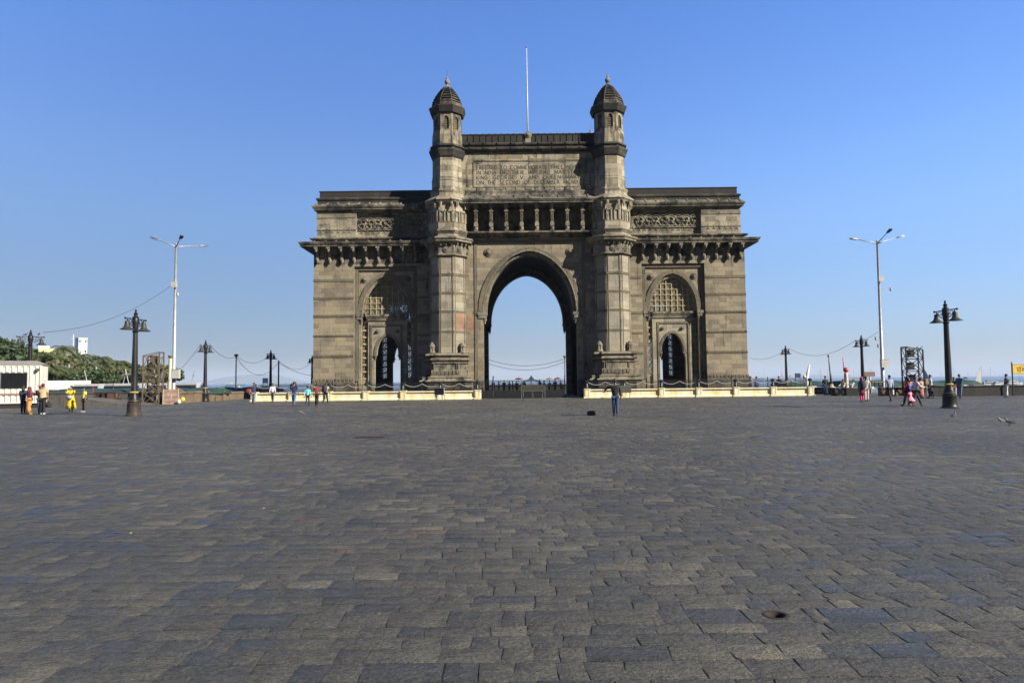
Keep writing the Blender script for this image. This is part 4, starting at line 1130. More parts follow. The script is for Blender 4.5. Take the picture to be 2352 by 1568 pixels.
# ================================================================== LEFT : SEA WALL, CABIN, BINS, LATTICE, BOARD
brownw = stone('brown_plaster', (.14, .105, .07), (.12, .09, .06), (.16, .12, .08), bw=3., bh=2., soot=.22, streak=.22, mortar=.004)
greyw = stone('grey_concrete', (.10, .095, .085), (.085, .08, .072), (.11, .1, .09), bw=3., bh=2., soot=.25, streak=.3, mortar=.004)
darkw = stone('dark_wall', (.028, .027, .026), (.02, .02, .02), (.034, .032, .03), bw=1.4, bh=2., soot=.3, streak=.35, mortar=.01)
def wall_along_y(name, x, y0, y1, h, mt, label, cop=.14):
    M = MB(); M.box(x - .2, x + .2, y0, y1, 0, h - .16)
    a = [(x + .28 * math.cos(t), h - .16 + .17 * math.sin(t)) for t in [math.pi * k / 8 for k in range(9)]]
    M.rings([[(p[0], y, p[1]) for p in a] for y in (y0 + .003, y1 - .003)])
    w = M.build(name, mt, smooth=35); tag(w, label, 'sea wall'); return w
w = wall_along_y('sea_wall', -28.35, 57.0, 66.2, .98, brownw, 'brown plastered sea wall with rounded coping running away on the left')
M = MB(); M.box(-28.7, -28.0, 66.3, 67.0, 0, 1.12); M.stack(rect(-28.75, -27.95, 66.25, 67.05), [(0, .82), (.06, .86), (.06, .94), (-.1, 1.12), (-.22, 1.24)])
M.build('wall_pier', brownw, w)
tag(wall_along_y('sea_wall', -28.35, 67.2, 73.6, .8, brownw, 'short far length of brown sea wall beyond its pier'), None, 'sea wall')
M = MB(); M.box(-47, -28.6, 56.6, 57.0, 0, .92); M.box(-47.05, -28.56, 56.54, 57.06, .92, 1.0)
tag(M.build('sea_wall', greyw), 'grey concrete sea wall behind the wooden crates on the left', 'sea wall')
# concrete ramp by the cabin
p0 = onZ(112, 935); M = MB(); M.add([(p0.x, 52.6, 0), (p0.x + 5.6, 52.6, 0), (p0.x, 56.3, 0), (p0.x + 5.6, 56.3, 0), (p0.x, 52.6, .62), (p0.x, 56.3, .62), (p0.x + 1.2, 52.6, .6), (p0.x + 1.2, 56.3, .6)], [(0, 1, 6, 4), (2, 5, 7, 3), (4, 6, 7, 5), (6, 1, 3, 7), (0, 4, 5, 2), (0, 2, 3, 1)])
tag(M.build('concrete_ramp', greyw), 'small sloping concrete ramp to the right of the white cabin', 'ramp')

# white site cabin
cab_m = plain('cabin_paint', (.42, .42, .385), .6, var=.12, scale=2.5, rust=.16)
cab = empty('site_cabin', (-34.45, 50.0, 0), R(25))
tag(cab, 'white corrugated site cabin with rust streaks and one barred window', 'cabin')
M = MB()
M.box(-9, 0, 0.04, 2.4, .36, 3.12)
k = 0; x = -9.0
while x < -.2:
    if not (-2.75 < x < -.75):
        M.prism([(-.035, .4), (.04, .4), (.04, 3.08), (-.035, 3.08)], x, x + .2)
    else:
        M.box(x, x + .2, -.035, .04, .4, 1.4); M.box(x, x + .2, -.035, .04, 2.6, 3.08)
    x += .36
M.box(-9, .02, -.045, .04, .34, .42); M.box(-9, .02, -.045, .04, 3.04, 3.14); M.box(-.1, .03, -.05, .06, .34, 3.12)
for k in range(6): M.box(-.001, .03, .2 + .36 * k, .4 + .36 * k, .4, 3.06)
M.build('cabin_wall', cab_m, cab)
M = MB(); M.add([(-9.1, -.1, 3.14), (.1, -.1, 3.14), (.1, 2.5, 3.14), (-9.1, 2.5, 3.14), (-9.1, 1.1, 3.46), (-.5, 1.1, 3.46)], [(0, 1, 5, 4), (1, 2, 5), (2, 3, 4, 5), (3, 0, 4), (0, 3, 2, 1)]); M.build('roof', plain('roof_sheet', (.22, .2, .17), .6, var=.3, rust=.3), cab)
M = MB(); M.box(-9, 0, -.05, -.046, .93, 1.07); M.build('stripe', plain('faded_red', (.2, .10, .085), .7), cab)
dk = plain('dark_glass', (.008, .009, .01), .15, var=.1)
M = MB(); M.box(-2.36, -.92, -.02, .0, 1.5, 2.48); wi = M.build('window', dk, cab)
M = MB()
for k in range(6): M.box(-2.2 + .22 * k, -2.188 + .22 * k, -.05, -.03, 1.5, 2.48)
M.box(-2.45, -.84, -.06, -.02, 2.48, 2.54); M.box(-2.42, -.86, -.055, -.02, 1.44, 1.5); M.box(-2.42, -2.36, -.055, -.02, 1.5, 2.48); M.box(-.92, -.86, -.055, -.02, 1.5, 2.48)
M.build('window_grille', black_iron, wi)
M = MB(); M.box(-9, .0, .1, 2.3, 0, .33); M.build('underframe', plain('shade_black', (.01, .01, .01), .9), cab)  # black block stands in for the shade under the raised cabin
M = MB(); M.box(-.35, -.1, -.25, -.05, 2.78, 2.86); M.box(-.3, -.16, -.3, -.08, 2.68, 2.78); M.build('floodlight', lumi, cab)

# wooden crates / bins
crate_m = plain('dark_wood', (.035, .022, .016), .75, var=.5, scale=5, rust=.25)
def crate(px0, px1, label, tw):
    a, b = onZ(px0, 929.5), onZ(px1, 929.5)
    o = empty('wooden_bin', ((a.x + b.x) / 2, a.y, 0)); tag(o, label, 'bin', 'wooden bins by the sea wall')
    w = (b.x - a.x) / 2
    M = MB()
    for k in range(5): M.box(-w + .02, w - .02, -.02 + .0, .02, .12 + .17 * k, .27 + .17 * k)
    M.box(-w, w, .02, .7, .05, .95); M.build('body', tw, o)
    M = MB(); M.box(-w - .03, w + .03, -.06, .76, .95, 1.03); M.build('lid', crate_m, o)
    M = MB()
    for x in (-w, w - .07): M.box(x, x + .07, -.05, -.021, 0, .95)
    M.box(-w, w, -.055, -.02, .03, .1); M.build('frame', crate_m, o)
crate(218, 234, 'black wooden bin with pale lid edge, left of the pair by the sea wall', crate_m)
crate(246, 262, 'reddish brown wooden bin, right of the pair by the sea wall', plain('brown_wood', (.10, .05, .03), .75, var=.4, scale=5))
crate(234.5, 245, 'narrow dark bin squeezed between the two larger wooden bins', crate_m)

# lattice towers
def lattice_tower(loc, rz, w, hL, hR, mt, label, drapes, dm):
    o = empty('lattice_tower', loc, rz); tag(o, label, 'lattice tower', 'steel lattice towers')
    d = .9; H = {0: hL, 1: hR}
    M = MB()
    for ix, x in enumerate((-w / 2, w / 2)):
        for y in (0, d): M.bar((x, y, 0), (x, y, H[ix]), .09)
    M.build('post', mt, o)
    M = MB(); n = 4
    for lv in range(n + 1):
        for y in (0, d):
            f = lv / n; zl, zr = (hL * f if lv < n else hL), (hL * f if lv < n else hR)
            M.bar((-w / 2, y, max(zl, .1)), (w / 2, y, max(zr, .1)), .06)
        for ix, x in enumerate((-w / 2, w / 2)): M.bar((x, 0, max(.1, (hL if ix == 0 else (hL if lv < n else hR)) * (f))), (x, d, max(.1, (hL if ix == 0 else (hL if lv < n else hR)) * f)), .05)
    for lv in range(n):
        z0, z1 = hL * lv / n, hL * (lv + 1) / n
        for y in (0, d):
            M.bar((-w / 2, y, z0), (w / 2, y, z1), .05); M.bar((w / 2, y, z0), (-w / 2, y, z1), .05)
        for x in (-w / 2, w / 2): M.bar((x, 0, z0), (x, d, z1), .045)
    M.build('bracing', mt, o)
    for (x, z, s) in drapes:
        M = MB(); M.rings([[(x + a * s, .45 + b * s, z + c * s) for a, b in ((-.5, -.35), (.45, -.4), (.5, .3), (-.4, .4))] if c in (0, 1) else [(x + a * s * .7, .45 + b * s * .8, z + c * s) for a, b in ((-.5, -.35), (.55, -.4), (.4, .3), (-.4, .4))] for c in (0, .3, .7, 1)])
        M.lathe((x, .05, z + .5 * s), [(.05, 0), (.22 * s, -.02), (.3 * s, -.12)], 10, 'y')
        M.build('floodlight', dm, o)
    return o
rusty = plain('rusty_steel', (.085, .068, .042), .8, var=.45, scale=6, rust=.45)
p = onY(346, 900, 55.6); p.z = 0
lattice_tower(p, R(6), 1.25, 3.95, 4.25, rusty, 'rusty yellowish lattice tower with cross bracing, on the left by the tilted board', [(.1, 3.25, .7), (.2, 1.6, .55), (.2, .8, .5)], plain('dusty_drape', (.09, .065, .04), .9, var=.5))
p = onY(2104, 900, 56); p.z = 0
lattice_tower(p, R(-8), 1.3, 4.05, 3.8, black_iron, 'black lattice tower holding floodlights, on the right beside the near lamp', [(-.15, 3.2, .6), (-.2, 2.15, .6), (-.1, 1.15, .6), (-.1, .2, .6)], plain('black_drape', (.012, .012, .013), .7))
# blue tarp in the left tower, board leaning in front
p = onY(351, 900, 55.9); M = MB(); M.ball((p.x, 56.2, .55), .55, 12, 8, (.9, .5, .95)); tag(M.build('tarpaulin_bundle', plain('faded_blue', (.06, .12, .2), .8, var=.5, c2=(.16, .13, .08)), smooth=True), 'faded blue tarpaulin bundle at the foot of the rusty tower', 'bundle')
bd = empty('leaning_board', onZ(393, 928)); tag(bd, 'board of dusty red panels with pale bars leaning by the rusty tower', 'board')
M = MB(); rr = lambda x, z, o=0: (x - z * .18, z * .42 + o, z)
M.rings([[rr(-.66, 0, q), rr(.68, 0, q), rr(.58, 1.2, q), rr(-.66, 1.2, q)] for q in (-.03, .03)])
M.build('panel', plain('dusty_red', (.22, .095, .07), .85, var=.35, scale=5, c2=(.27, .19, .14)), bd)
M = MB(); pale = plain('pale_bar', (.38, .34, .26), .8)
for z in (0.02, .34, .38, .74, .78, 1.14): M.bar(rr(-.66, z, -.045), rr(.66 - z * .08, z, -.045), .035, .02)
for a, b in ((-.66, 0), (.66, 0)): M.bar(rr(a, 0, -.045), rr(a if a < 0 else .57, 1.2, -.045), .05, .02)
M.bar(rr(.0, .4, -.045), rr(-.02, .76, -.045), .03, .02)
M.build('bar', pale, bd)
q = onZ(411, 928); M = MB(); M.ball((q.x, q.y, .2), .2, 10, 7, (.8, .8, 1)); tag(M.build('white_sack', plain('sack_white', (.45, .43, .38), .8), smooth=True), 'crumpled white sack at the corner of the leaning board', 'sack')
M = MB(); M.lathe((q.x + .2, q.y + .2, .38), [(.02, -.06), (.16, -.06), (.2, 0), (.16, .06), (.02, .06)], 14, 'y'); tag(M.build('yellow_basin', plain('yellow_plastic', (.55, .42, .05), .5), smooth=True), 'round yellow plastic basin propped above the white sack', 'basin')
q = onZ(451, 922.5); M = MB(); M.lathe((q.x, q.y, 0), [(.14, 0), (.15, .05), (.11, .1), (.08, .6), (.1, .7), (.02, .74)], 10); tag(M.build('bollard', black_iron, smooth=40), 'short black bollard beside the foot of the far left lamp', 'bollard')
M = MB()
for k in range(3): M.bar((q.x - 2.6 + .1 * k, q.y - .2, 1.75 - .02 * k), (q.x - .1, q.y + .1, .45 - .12 * k), .05)
M.bar((q.x - 2.6, q.y, 0), (q.x - 2.6, q.y, 1.8), .06); M.bar((q.x - 1.8, q.y, 0), (q.x - .5, q.y, .8), .05); M.bar((q.x - .2, q.y, 0), (q.x - 1.4, q.y, .8), .05); M.bar((q.x - .2, q.y, 0), (q.x - .2, q.y, .45), .05)
tag(M.build('wooden_handrail', plain('tan_wood', (.2, .14, .08), .8)), 'sloping timber handrail leading down at the sea wall steps', 'handrail')
M = MB()
for a, b in (((-.9, 0, .55), (.9, 0, .5)), ((-.9, .5, .5), (.9, .5, .55)), ((-.9, 0, .55), (-.9, .5, .5)), ((.9, 0, .5), (.9, .5, .55)), ((-.8, 0, 0), (-.7, .3, 1.0)), ((.8, 0, 0), (.5, .4, .9)), ((-.7, .3, 1.0), (.5, .4, .9)), ((0, 0, 0), (0, .4, .5))): M.bar(a, b, .045)
M.lathe((-.6, -.1, .3), [(.3, -.03), (.3, .03)], 14, 'y'); M.lathe((.6, -.1, .3), [(.3, -.03), (.3, .03)], 14, 'y')
q = onZ(290, 929); o = M.build('hand_cart', plain('cart_iron', (.03, .028, .026), .7)); o.location = q; tag(o, 'dark hand cart frame between the wooden bins and the near left lamp', 'cart')
# plastic barrier, red
q = onZ(213, 927); M = MB(); M.bar((q.x, q.y, 0), (q.x, q.y, 1.5), .05); M.bar((q.x, q.y, .75), (q.x - 2.2, q.y + .3, .2), .06); M.bar((q.x, q.y, .45), (q.x - 2.2, q.y + .3, .02), .05)
tag(M.build('barrier_pole', plain('faded_red_pole', (.3, .04, .03), .7)), 'red barrier pole with drooping bar left of the woman in yellow', 'barrier')

# small lamps on plain posts
def small_lamp(loc, H, label, r, mt):
    o = empty('lamp_post', loc); tag(o, label, 'lamp post')
    M = MB(); M.lathe((0, 0, 0), [(r * 1.7, 0), (r * 1.7, .35), (r, .5), (r * .9, H - .3)], 12); M.build('post', mt, o, smooth=40)
    M = MB(); M.lathe((0, 0, H - .3), [(.07, -.06), (.09, 0), (.2, .14), (.22, .26), (.16, .3), (.02, .31)], 14); M.build('lamp_shade', plain('tan_shade', (.14, .10, .06), .6), o, smooth=40)
p = onY(541.5, 900, 73); p.z = 0
small_lamp(p, 4.75, 'thin white post with a bowl lamp, standing past the brown sea wall', .07, galv)
p = onY(390.5, 900, 61); p.z = 0
small_lamp(p, 4.2, 'thick pale concrete lamp post close beside the left tall mast', .18, plain('pale_concrete', (.4, .37, .3), .8, rust=.15))
p = onY(639.5, 900, 82); M = MB(); M.tube([(p.x, 82, 0), (p.x, 82, 4.3)], .09, 8); tag(M.build('cable_pole', plain('blue_grey_pole', (.05, .07, .09), .6), smooth=True), 'plain dark blue pole carrying cables behind the left railing', 'pole')
# tilted lamp column on the right
p = onY(1910.5, 900, 66); o = empty('lamp_column', (p.x, 66, 0)); tag(o, 'leaning old lamp column with a pale bulging foot on the right', 'lamp column')
M = MB(); M.tube([(0, 0, .9), (-.05, 0, 1.8), (-.1, 0, 2.2)], [.13, .09, .07], 10); M.tube([(-.1, 0, 2.2), (-.2, 0, 3.6)], [.06, .05], 8); M.build('post', plain('weathered_paint', (.12, .10, .075), .7), o, smooth=True)
M = MB(); M.lathe((0, 0, 0), [(.1, 0), (.12, .2), (.3, .32), (.42, .5), (.38, .62), (.2, .74), (.14, .95)], 14); M.build('foot', plain('pale_foot', (.3, .26, .18), .8), o, smooth=True)
M = MB(); M.ball((-.21, 0, 3.66), .09, 8, 5, (1, 1, 1.6)); M.build('cap', black_iron, o, smooth=True)

# navy signs
navy = plain('navy_sign', (.012, .025, .09), .5)
for px, py0, py1, Y, lb in ((609.5, 868, 880, 66.5, 'small navy sign board on legs behind the left railing'), (1832, 857, 867, 64.5, 'small navy sign board on legs at the right end of the railing')):
    a = onY(px, py0, Y); b = onY(px, py1, Y); w = .27
    o = empty('sign_board', (a.x, Y, 0)); tag(o, lb, 'sign', 'navy signs behind the railings')
    M = MB(); M.box(-w, w, -.02, .02, b.z, a.z); M.build('panel', navy, o)
    M = MB(); M.box(-w + .02, -w + .06, .0, .04, 0, b.z); M.box(w - .06, w - .02, .0, .04, 0, b.z); M.build('leg', black_iron, o)

# information desks before the parapet, grid frame before the gates
alu = plain('aluminium', (.4, .4, .4), .35, .6)
slate = plain('dark_panel', (.028, .027, .024), .5)
for (x0, x1, y0, y1, yb), mt, rz, lb in (((997, 1020, 891, 906.6, 918.6), slate, -28, 'dark information board on legs before the left parapet'), ((1425.5, 1449.5, 886, 901.5, 913.8), plain('grey_panel', (.085, .083, .068), .5), -8, 'grey information board on legs before the right parapet')):
    c = onZ((x0 + x1) / 2, yb); a = onY(x0, y0, c.y); b = onY(x1, y1, c.y)
    o = empty('information_board', (c.x, c.y, 0), R(rz)); tag(o, lb, 'information board', 'information boards before the parapets')
    w = (b.x - a.x) / 2 / math.cos(R(rz))
    M = MB(); M.box(-w, w, 0, .1, b.z, a.z - .02); M.build('panel', mt, o)
    M = MB(); M.box(-w - .02, w + .02, -.02, .12, a.z - .02, a.z + .02); M.box(w, w + .02, -.01, .11, b.z, a.z - .02); M.build('frame', alu, o)
    for x in (-w + .06, w - .12):
        for y in (0, .35):
            M = MB(); M.bar((x, y * .3, a.z - .1 if y else b.z + .05), (x, y + .03, 0), .045); M.build('leg', alu, o)
c0, c1 = onZ(1198, 921), onZ(1252.5, 921); o = empty('crowd_barrier', ((c0.x + c1.x) / 2, c0.y, 0)); tag(o, 'low metal frame with a dark mesh board standing before the middle gate', 'barrier')
w = (c1.x - c0.x) / 2; gm = plain('grey_tube', (.10, .10, .10), .5, .3)
for x, y in ((-w, 0), (w, 0), (0, .9), (w - .15, .9), (-w + .15, .9)):
    M = MB(); M.tube([(x, y, 0), (x, y, 1.2)], .03, 7); M.build('leg', gm, o)
M = MB()
for z in (.78, 1.2): M.tube([(-w, 0, z), (w, 0, z)], .025, 6); M.tube([(-w + .15, .9, z), (w - .15, .9, z)], .025, 6)
M.build('rail', gm, o)
M = MB(); M.box(-w + .04, w - .04, .0, .02, .8, 1.18)
for k in range(8): M.box(-w + .1 + .22 * k, -w + .12 + .22 * k, -.02, 0, .8, 1.18)
for k in range(4): M.box(-w + .04, w - .04, -.02, 0, .84 + .09 * k, .855 + .09 * k)
M.build('mesh_board', plain('olive_mesh', (.045, .045, .03), .8), o)

# cables
cab_bl = plain('cable_black', (.02, .02, .022), .7)
def cable(a, b, sag, r, label, n=24):
    a, b = Vector(a), Vector(b); pts = [a.lerp(b, t) - Vector((0, 0, sag * 4 * t * (1 - t))) for t in [k / n for k in range(n + 1)]]
    M = MB(); M.tube(pts, r, 5); tag(M.build('cable', cab_bl, smooth=True), label, 'cable', 'cables slung between the posts')
m1 = onY(394, 655, 60); l0 = onY(98, 763, 48.2)
cable(m1, l0, .9, .016, 'long cable sloping from the left tall mast down to the lamp with crows')
cable(onY(402, 860, 60), onY(462, 790, 62.4), .15, .018, 'cable rising from the mast cabinet to the black lamp by the brown wall')
cable(onY(480, 789, 62.4), onY(541, 820, 73), .55, .02, 'cable from the black lamp by the brown wall to the thin white post')
cable(onY(543, 820, 73), onY(639, 832, 82), 1.7, .022, 'cable sagging low between the thin white post and the dark blue pole')
cable(onY(543, 818, 73), onY(621, 815, 76.8), .8, .016, 'higher faint cable between the thin white post and the lamp behind the railing')
cable(onY(640, 832, 82), onY(716, 862, 84), .3, .022, 'cable falling from the dark blue pole towards the gateway edge')
cable(onY(626, 812, 76.8), onY(716, 830, 93.5), 1.4, .018, 'thin cable between the two lamps left of the gateway')
cable(onY(1722, 822, 79), onY(1800, 805, 79.2), .5, .018, 'cable from the gateway right edge up to the railing lamp')
cable(onY(1814, 801, 79.2), onY(1967, 780, 63.1), 1.1, .018, 'long cable drooping between the two right lamps')
cable(onY(1981, 778, 63.1), onY(2016, 762, 60), .15, .014, 'short cable from the right lamp up to the camera mast')
cable(onY(1120, 825, 96), onY(1301, 822, 96), 1.0, .03, 'upper cable seen low through the great arch')
cable(onY(1120, 834, 96), onY(1301, 829, 96), 1.1, .03, 'lower cable seen low through the great arch')

# ================================================================== RIGHT : WALLS, LEDGES, YELLOW SIGN
M = MB(); M.box(33.3, 90, 54.4, 54.8, 0, .76); M.box(33.25, 90, 54.34, 54.86, .76, .82)
tag(M.build('sea_wall', darkw), 'long black sea wall behind the bystanders on the far right', 'sea wall')
M = MB(); M.box(30.3, 30.8, 60.2, 71.5, 0, .62); M.box(29.7, 30.3, 60.0, 71.5, 0, .3)
tag(M.build('stepped_ledge', darkw), 'dark stepped ledge with people sitting, right of the parapet', 'ledge')
M = MB(); M.box(30.9, 33.0, 57.3, 57.9, 0, .62); M.box(30.85, 33.05, 57.2, 57.95, .62, .72)
tag(M.build('low_wall', brownw), 'short brown wall block behind the man in blue shirt', 'low wall')
M = MB(); M.box(28.0, 30.3, 59.8, 60.2, 0, .66)
tag(M.build('low_wall', darkw), 'dark low wall closing the end of the stepped ledge', 'low wall')
# boxes and posts at the foot of the right mast
b_ = Vector((M2.x, 59.4, 0)); M = MB(); M.box(b_.x - .75, b_.x - .2, 59.2, 59.6, .7, 1.5); tag(M.build('electric_cabinet', boxm), 'grey electric cabinet at the foot of the right mast', 'cabinet')
M = MB(); M.tube([(b_.x + .5, 58.6, 0), (b_.x + .5, 58.6, 1.35)], .05, 6); M.box(b_.x + .42, b_.x + .66, 58.5, 58.7, .95, 1.4); tag(M.build('meter_post', plain('ochre_post', (.2, .16, .08), .7)), 'ochre post with a small pale meter box beside the right mast', 'post')
p = onY(1997.5, 859, 64); M = MB(); M.box(p.x - .5, p.x + .5, 64, 64.05, p.z - .22, p.z + .22); o = M.build('red_sign', plain('dull_red_sign', (.10, .03, .03), .7, var=.5, scale=8, c2=(.2, .15, .14))); tag(o, 'dull red notice board on a post behind the walking couple', 'sign')
M = MB(); M.tube([(p.x, 64.06, 0), (p.x, 64.06, p.z)], .04, 6); M.build('post', black_iron, o)
M = MB(); x0 = onY(1998, 880, 60).x
for k in range(5): M.box(x0 + k * .35, x0 + k * .35 + .06, 59.9, 59.96, .62, 1.12)
M.box(x0 - .1, x0 + 1.7, 59.5, 60.4, 1.12, 1.2); tag(M.build('wooden_table', plain('worn_planks', (.16, .12, .07), .8)), 'rough plank table behind the walking couple on the right', 'table')

# yellow station-style name board, cut by the frame
sg = empty('yellow_sign', onY(2331, 900, 54.0) * 1.0); sg.location.z = 0
tag(sg, 'yellow name board with black lettering on a dark post at the right edge', 'sign')
M = MB(); M.tube([(-.13, 0, 0), (-.13, 0, 2.6)], .05, 8); M.frustum(-.18, -.08, -.05, .05, 2.6, 2.72, .045); M.build('post', plain('navy_post', (.015, .016, .035), .5), sg)
z1, z0 = onY(2335, 837.5, 54).z, onY(2335, 857.5, 54).z
yel = plain('sign_yellow', (.50, .33, .015), .55, var=.12)
M = MB(); M.box(-.08, 2.4, -.03, .03, z0, z1); M.build('board', yel, sg)
M = MB(); M.box(-.1, 2.42, -.032, .032, z1, z1 + .03); M.box(-.1, 2.42, -.032, .032, z0 - .03, z0); M.build('frame', plain('sign_edge', (.02, .02, .03), .5), sg)
M = MB(); hb = z0 + (z1 - z0) * .66; u0 = .24
def stroke(pts, w=.042):
    for a, b in zip(pts, pts[1:]):
        M.bar((a[0] + u0, -.034, hb + a[1]), (b[0] + u0, -.034, hb + b[1]), w, .006)
stroke([(-.04, 0), (1.62, 0)])                               # head line
stroke([(.26, 0), (.26, -.3)]); stroke([(.06, 0), (.06, -.17), (.26, -.17)]); stroke([(.06, -.17), (.01, -.22), (.06, -.26), (.1, -.2)], .03)   # ma
stroke([(.26, -.3), (.18, -.36), (.12, -.33), (.16, -.29)], .03); M.lathe((u0 + .22, -.035, hb + .07), [(.032, -.003), (.032, .003)], 8, 'y')      # u sign, dot
cb = [(.48 + .09 * math.cos(t), -.16 + .08 * math.sin(t)) for t in [k * .7 for k in range(10)]]; stroke(cb, .034); stroke([(.42, -.22), (.55, -.1)], .03); stroke([(.6, 0), (.6, -.3)])  # ba
stroke([(.84, 0), (.84, -.3)]); stroke([(.84, 0), (.8, .1), (.7, .12), (.66, .06)], .03)                                                            # long i
stroke([(.3 + k * .07, .13 + .02 * (k % 2)) for k in range(8)], .014)
M.build('lettering', plain('sign_black', (.012, .012, .014), .5), sg)

# ================================================================== VEGETATION
def leafm(name, a, b_, c):
    m, N, L, b = newmat(name); geo = N.new('ShaderNodeNewGeometry')
    n = noise(N, L, geo.outputs['Position'], .35, 3, .6); n2 = noise(N, L, geo.outputs['Position'], 2.2, 3, .6)
    rp = ramp(N, [(.3, a), (.5, b_), (.72, c)]); ad = N.new('ShaderNodeMath'); ad.operation = 'MULTIPLY_ADD'; ad.inputs[1].default_value = .5
    L.new(n2.outputs[0], ad.inputs[0]); hl = N.new('ShaderNodeMath'); hl.operation = 'MULTIPLY'; hl.inputs[1].default_value = .5; L.new(n.outputs[0], hl.inputs[0]); L.new(hl.outputs[0], ad.inputs[2])
    L.new(ad.outputs[0], rp.inputs[0]); L.new(rp.outputs[0], b.inputs['Base Color']); b.inputs['Roughness'].default_value = .65; b.inputs['Specular IOR Level'].default_value = .3
    return m
leaf_d = leafm('dark_leaves', (.014, .026, .01), (.028, .05, .016), (.055, .08, .022))
leaf_o = leafm('olive_leaves', (.03, .036, .014), (.06, .065, .025), (.10, .095, .035))
leaf_p = leafm('palm_leaves', (.03, .042, .014), (.06, .075, .025), (.11, .12, .045))
barkm = plain('bark', (.06, .045, .032), .9, var=.4)
def leaves(clumps, n, size, mt, parent, seed, name='crown'):
    g = np.random.default_rng(seed); cs = np.array([c[:3] for c in clumps]); rs = np.array([c[3] for c in clumps])
    k = g.choice(len(cs), n, p=rs ** 2 / (rs ** 2).sum()); d = g.normal(size=(n, 3)); d /= np.linalg.norm(d, axis=1)[:, None]
    r = rs[k] * (.55 + .5 * g.random(n)); P = cs[k] + d * r[:, None] * np.array([1, 1, .75])
    a = g.normal(size=(n, 3)) + d * .6; a /= np.linalg.norm(a, axis=1)[:, None]; b = np.cross(a, g.normal(size=(n, 3))); b /= np.linalg.norm(b, axis=1)[:, None]
    s = size * (.6 + .8 * g.random(n))[:, None]; c_ = np.cross(a, b)
    V = np.stack([P - b * s, P + c_ * s * .55, P + b * s, P - c_ * s * .55], 1).reshape(-1, 3)
    me = bpy.data.meshes.new(name); me.from_pydata([tuple(v) for v in V.tolist()], [], [tuple(range(4 * i, 4 * i + 4)) for i in range(n)]); me.materials.append(mt)
    o = bpy.data.objects.new(name, me); COL.objects.link(o); o.parent = parent; return o
def tree(x, y, z, w, h, mt, label, seed, n=2600, group='broad trees on the far left shore'):
    g = random.Random(seed); o = empty('tree', (x, y, z)); tag(o, label, 'tree', group)
    M = MB(); M.tube([(0, 0, 0), (.1 * w * .2, 0, h * .25), (0, 0, h * .5)], [w * .035, w * .028, w * .02], 7); cl = []
    for k in range(13):
        a = g.random() * 6.28; rr = w * .5 * g.random() ** .6; zz = h * (.45 + .42 * g.random() * (1 - .5 * (rr / w * 2) ** 2))
        c = (rr * math.cos(a), rr * math.sin(a) * .8, zz); cl.append((*c, w * (.13 + .1 * g.random())))
        M.tube([(0, 0, h * .3), (c[0] * .5, c[1] * .5, h * .4 + .3 * (zz - h * .4)), c], [w * .016, w * .01, .03], 5)
    M.build('trunk', barkm, o, smooth=True)
    leaves(cl, n, w * .034 + .05, mt, o, seed); return o
def palm(x, y, z, h, label, seed, sp=3.6):
    g = random.Random(seed); o = empty('palm_tree', (x, y, z)); tag(o, label, 'palm', 'coconut palms on the far left shore')
    lx = g.uniform(-.8, .8); top = Vector((lx, 0, h)); M = MB(); M.tube([(0, 0, 0), (lx * .3, 0, h * .5), tuple(top)], [.24, .17, .13], 7); M.build('trunk', barkm, o, smooth=True)
    M = MB(); nf = 26
    for f in range(nf):
        a = 2 * math.pi * f / nf + g.uniform(-.2, .2); up = g.uniform(-.35, 1.1); L_ = sp * g.uniform(.8, 1.1); prev = []
        d = Vector((math.cos(a), math.sin(a), 0)); s = Vector((-d.y, d.x, 0)); n = 9
        pts = [top + d * (L_ * t * math.cos(up * .6)) + Vector((0, 0, L_ * (math.sin(up) * t - (.55 + .25 * up) * t * t))) for t in [k / n for k in range(n + 1)]]
        for k in range(n):
            q = pts[k]; q2 = pts[k + 1]; wd = .62 * math.sin(math.pi * (k + .6) / (n + .6)) + .12
            for sd in (-1, 1):
                for e in (0, .33, .66):
                    b0 = q.lerp(q2, e); b1 = q.lerp(q2, e + .3); tip = b0 + s * sd * wd + (q2 - q) * .9 - Vector((0, 0, wd * .45))
                    M.add([tuple(b0), tuple(b1), tuple(tip)], [(0, 1, 2)])
        M.tube(pts, [.05] * len(pts), 4)
    M.build('crown', leaf_p, o, recalc=False); return o
# far shore on the left : a low bank with a stone revetment and white harbour wall
SZ = -3.2
def px_at(px, Y): return onY(px, 880, Y).x
shore_m = plain('shore_earth', (.06, .055, .035), .95, var=.4, scale=.2)
M = MB(); pl = [(-60, 95), (-98, 96), (-150, 100), (-260, 130), (-260, 330), (-150, 330), (-70, 250), (-64, 190)]
pl = [(px_at(-120, 100), 100), (px_at(120, 104), 104), (px_at(215, 112), 112), (px_at(400, 150), 150), (px_at(440, 205), 205), (px_at(440, 300), 300), (px_at(-150, 330), 330)]
M.stack(pl, [(5, SZ - .2), (2, .4), (0, 1.0), (-3, 1.15)])
tag(M.build('shore', shore_m), 'low wooded far shore on the left', 'shore', kind='structure')
rock_m = plain('revetment_rock', (.07, .066, .06), .95, var=.55, scale=.8, bmp=.6)
g = random.Random(3); M = MB()
for k in range(420):
    t = g.random(); px = 60 + 150 * t; Y = 60 + 42 * g.random(); x = px_at(px, Y); zt = -2.6 + 3.3 * (Y - 60) / 42 * (1 - .3 * t) + g.uniform(-.2, .5) * .6
    r = g.uniform(.5, 1.3)
    ph = [g.uniform(.7, 1.2) for _ in range(12)]
    M.rings([[(x + r * ph[(i + j) % 12] * math.sin(tt) * math.cos(2 * math.pi * i / 7), Y + r * ph[(i * 2 + j) % 12] * math.sin(tt) * math.sin(2 * math.pi * i / 7), zt - r * .6 * math.cos(tt)) for i in range(7)] for j, tt in enumerate((.1, .9, 1.8, 2.9))])
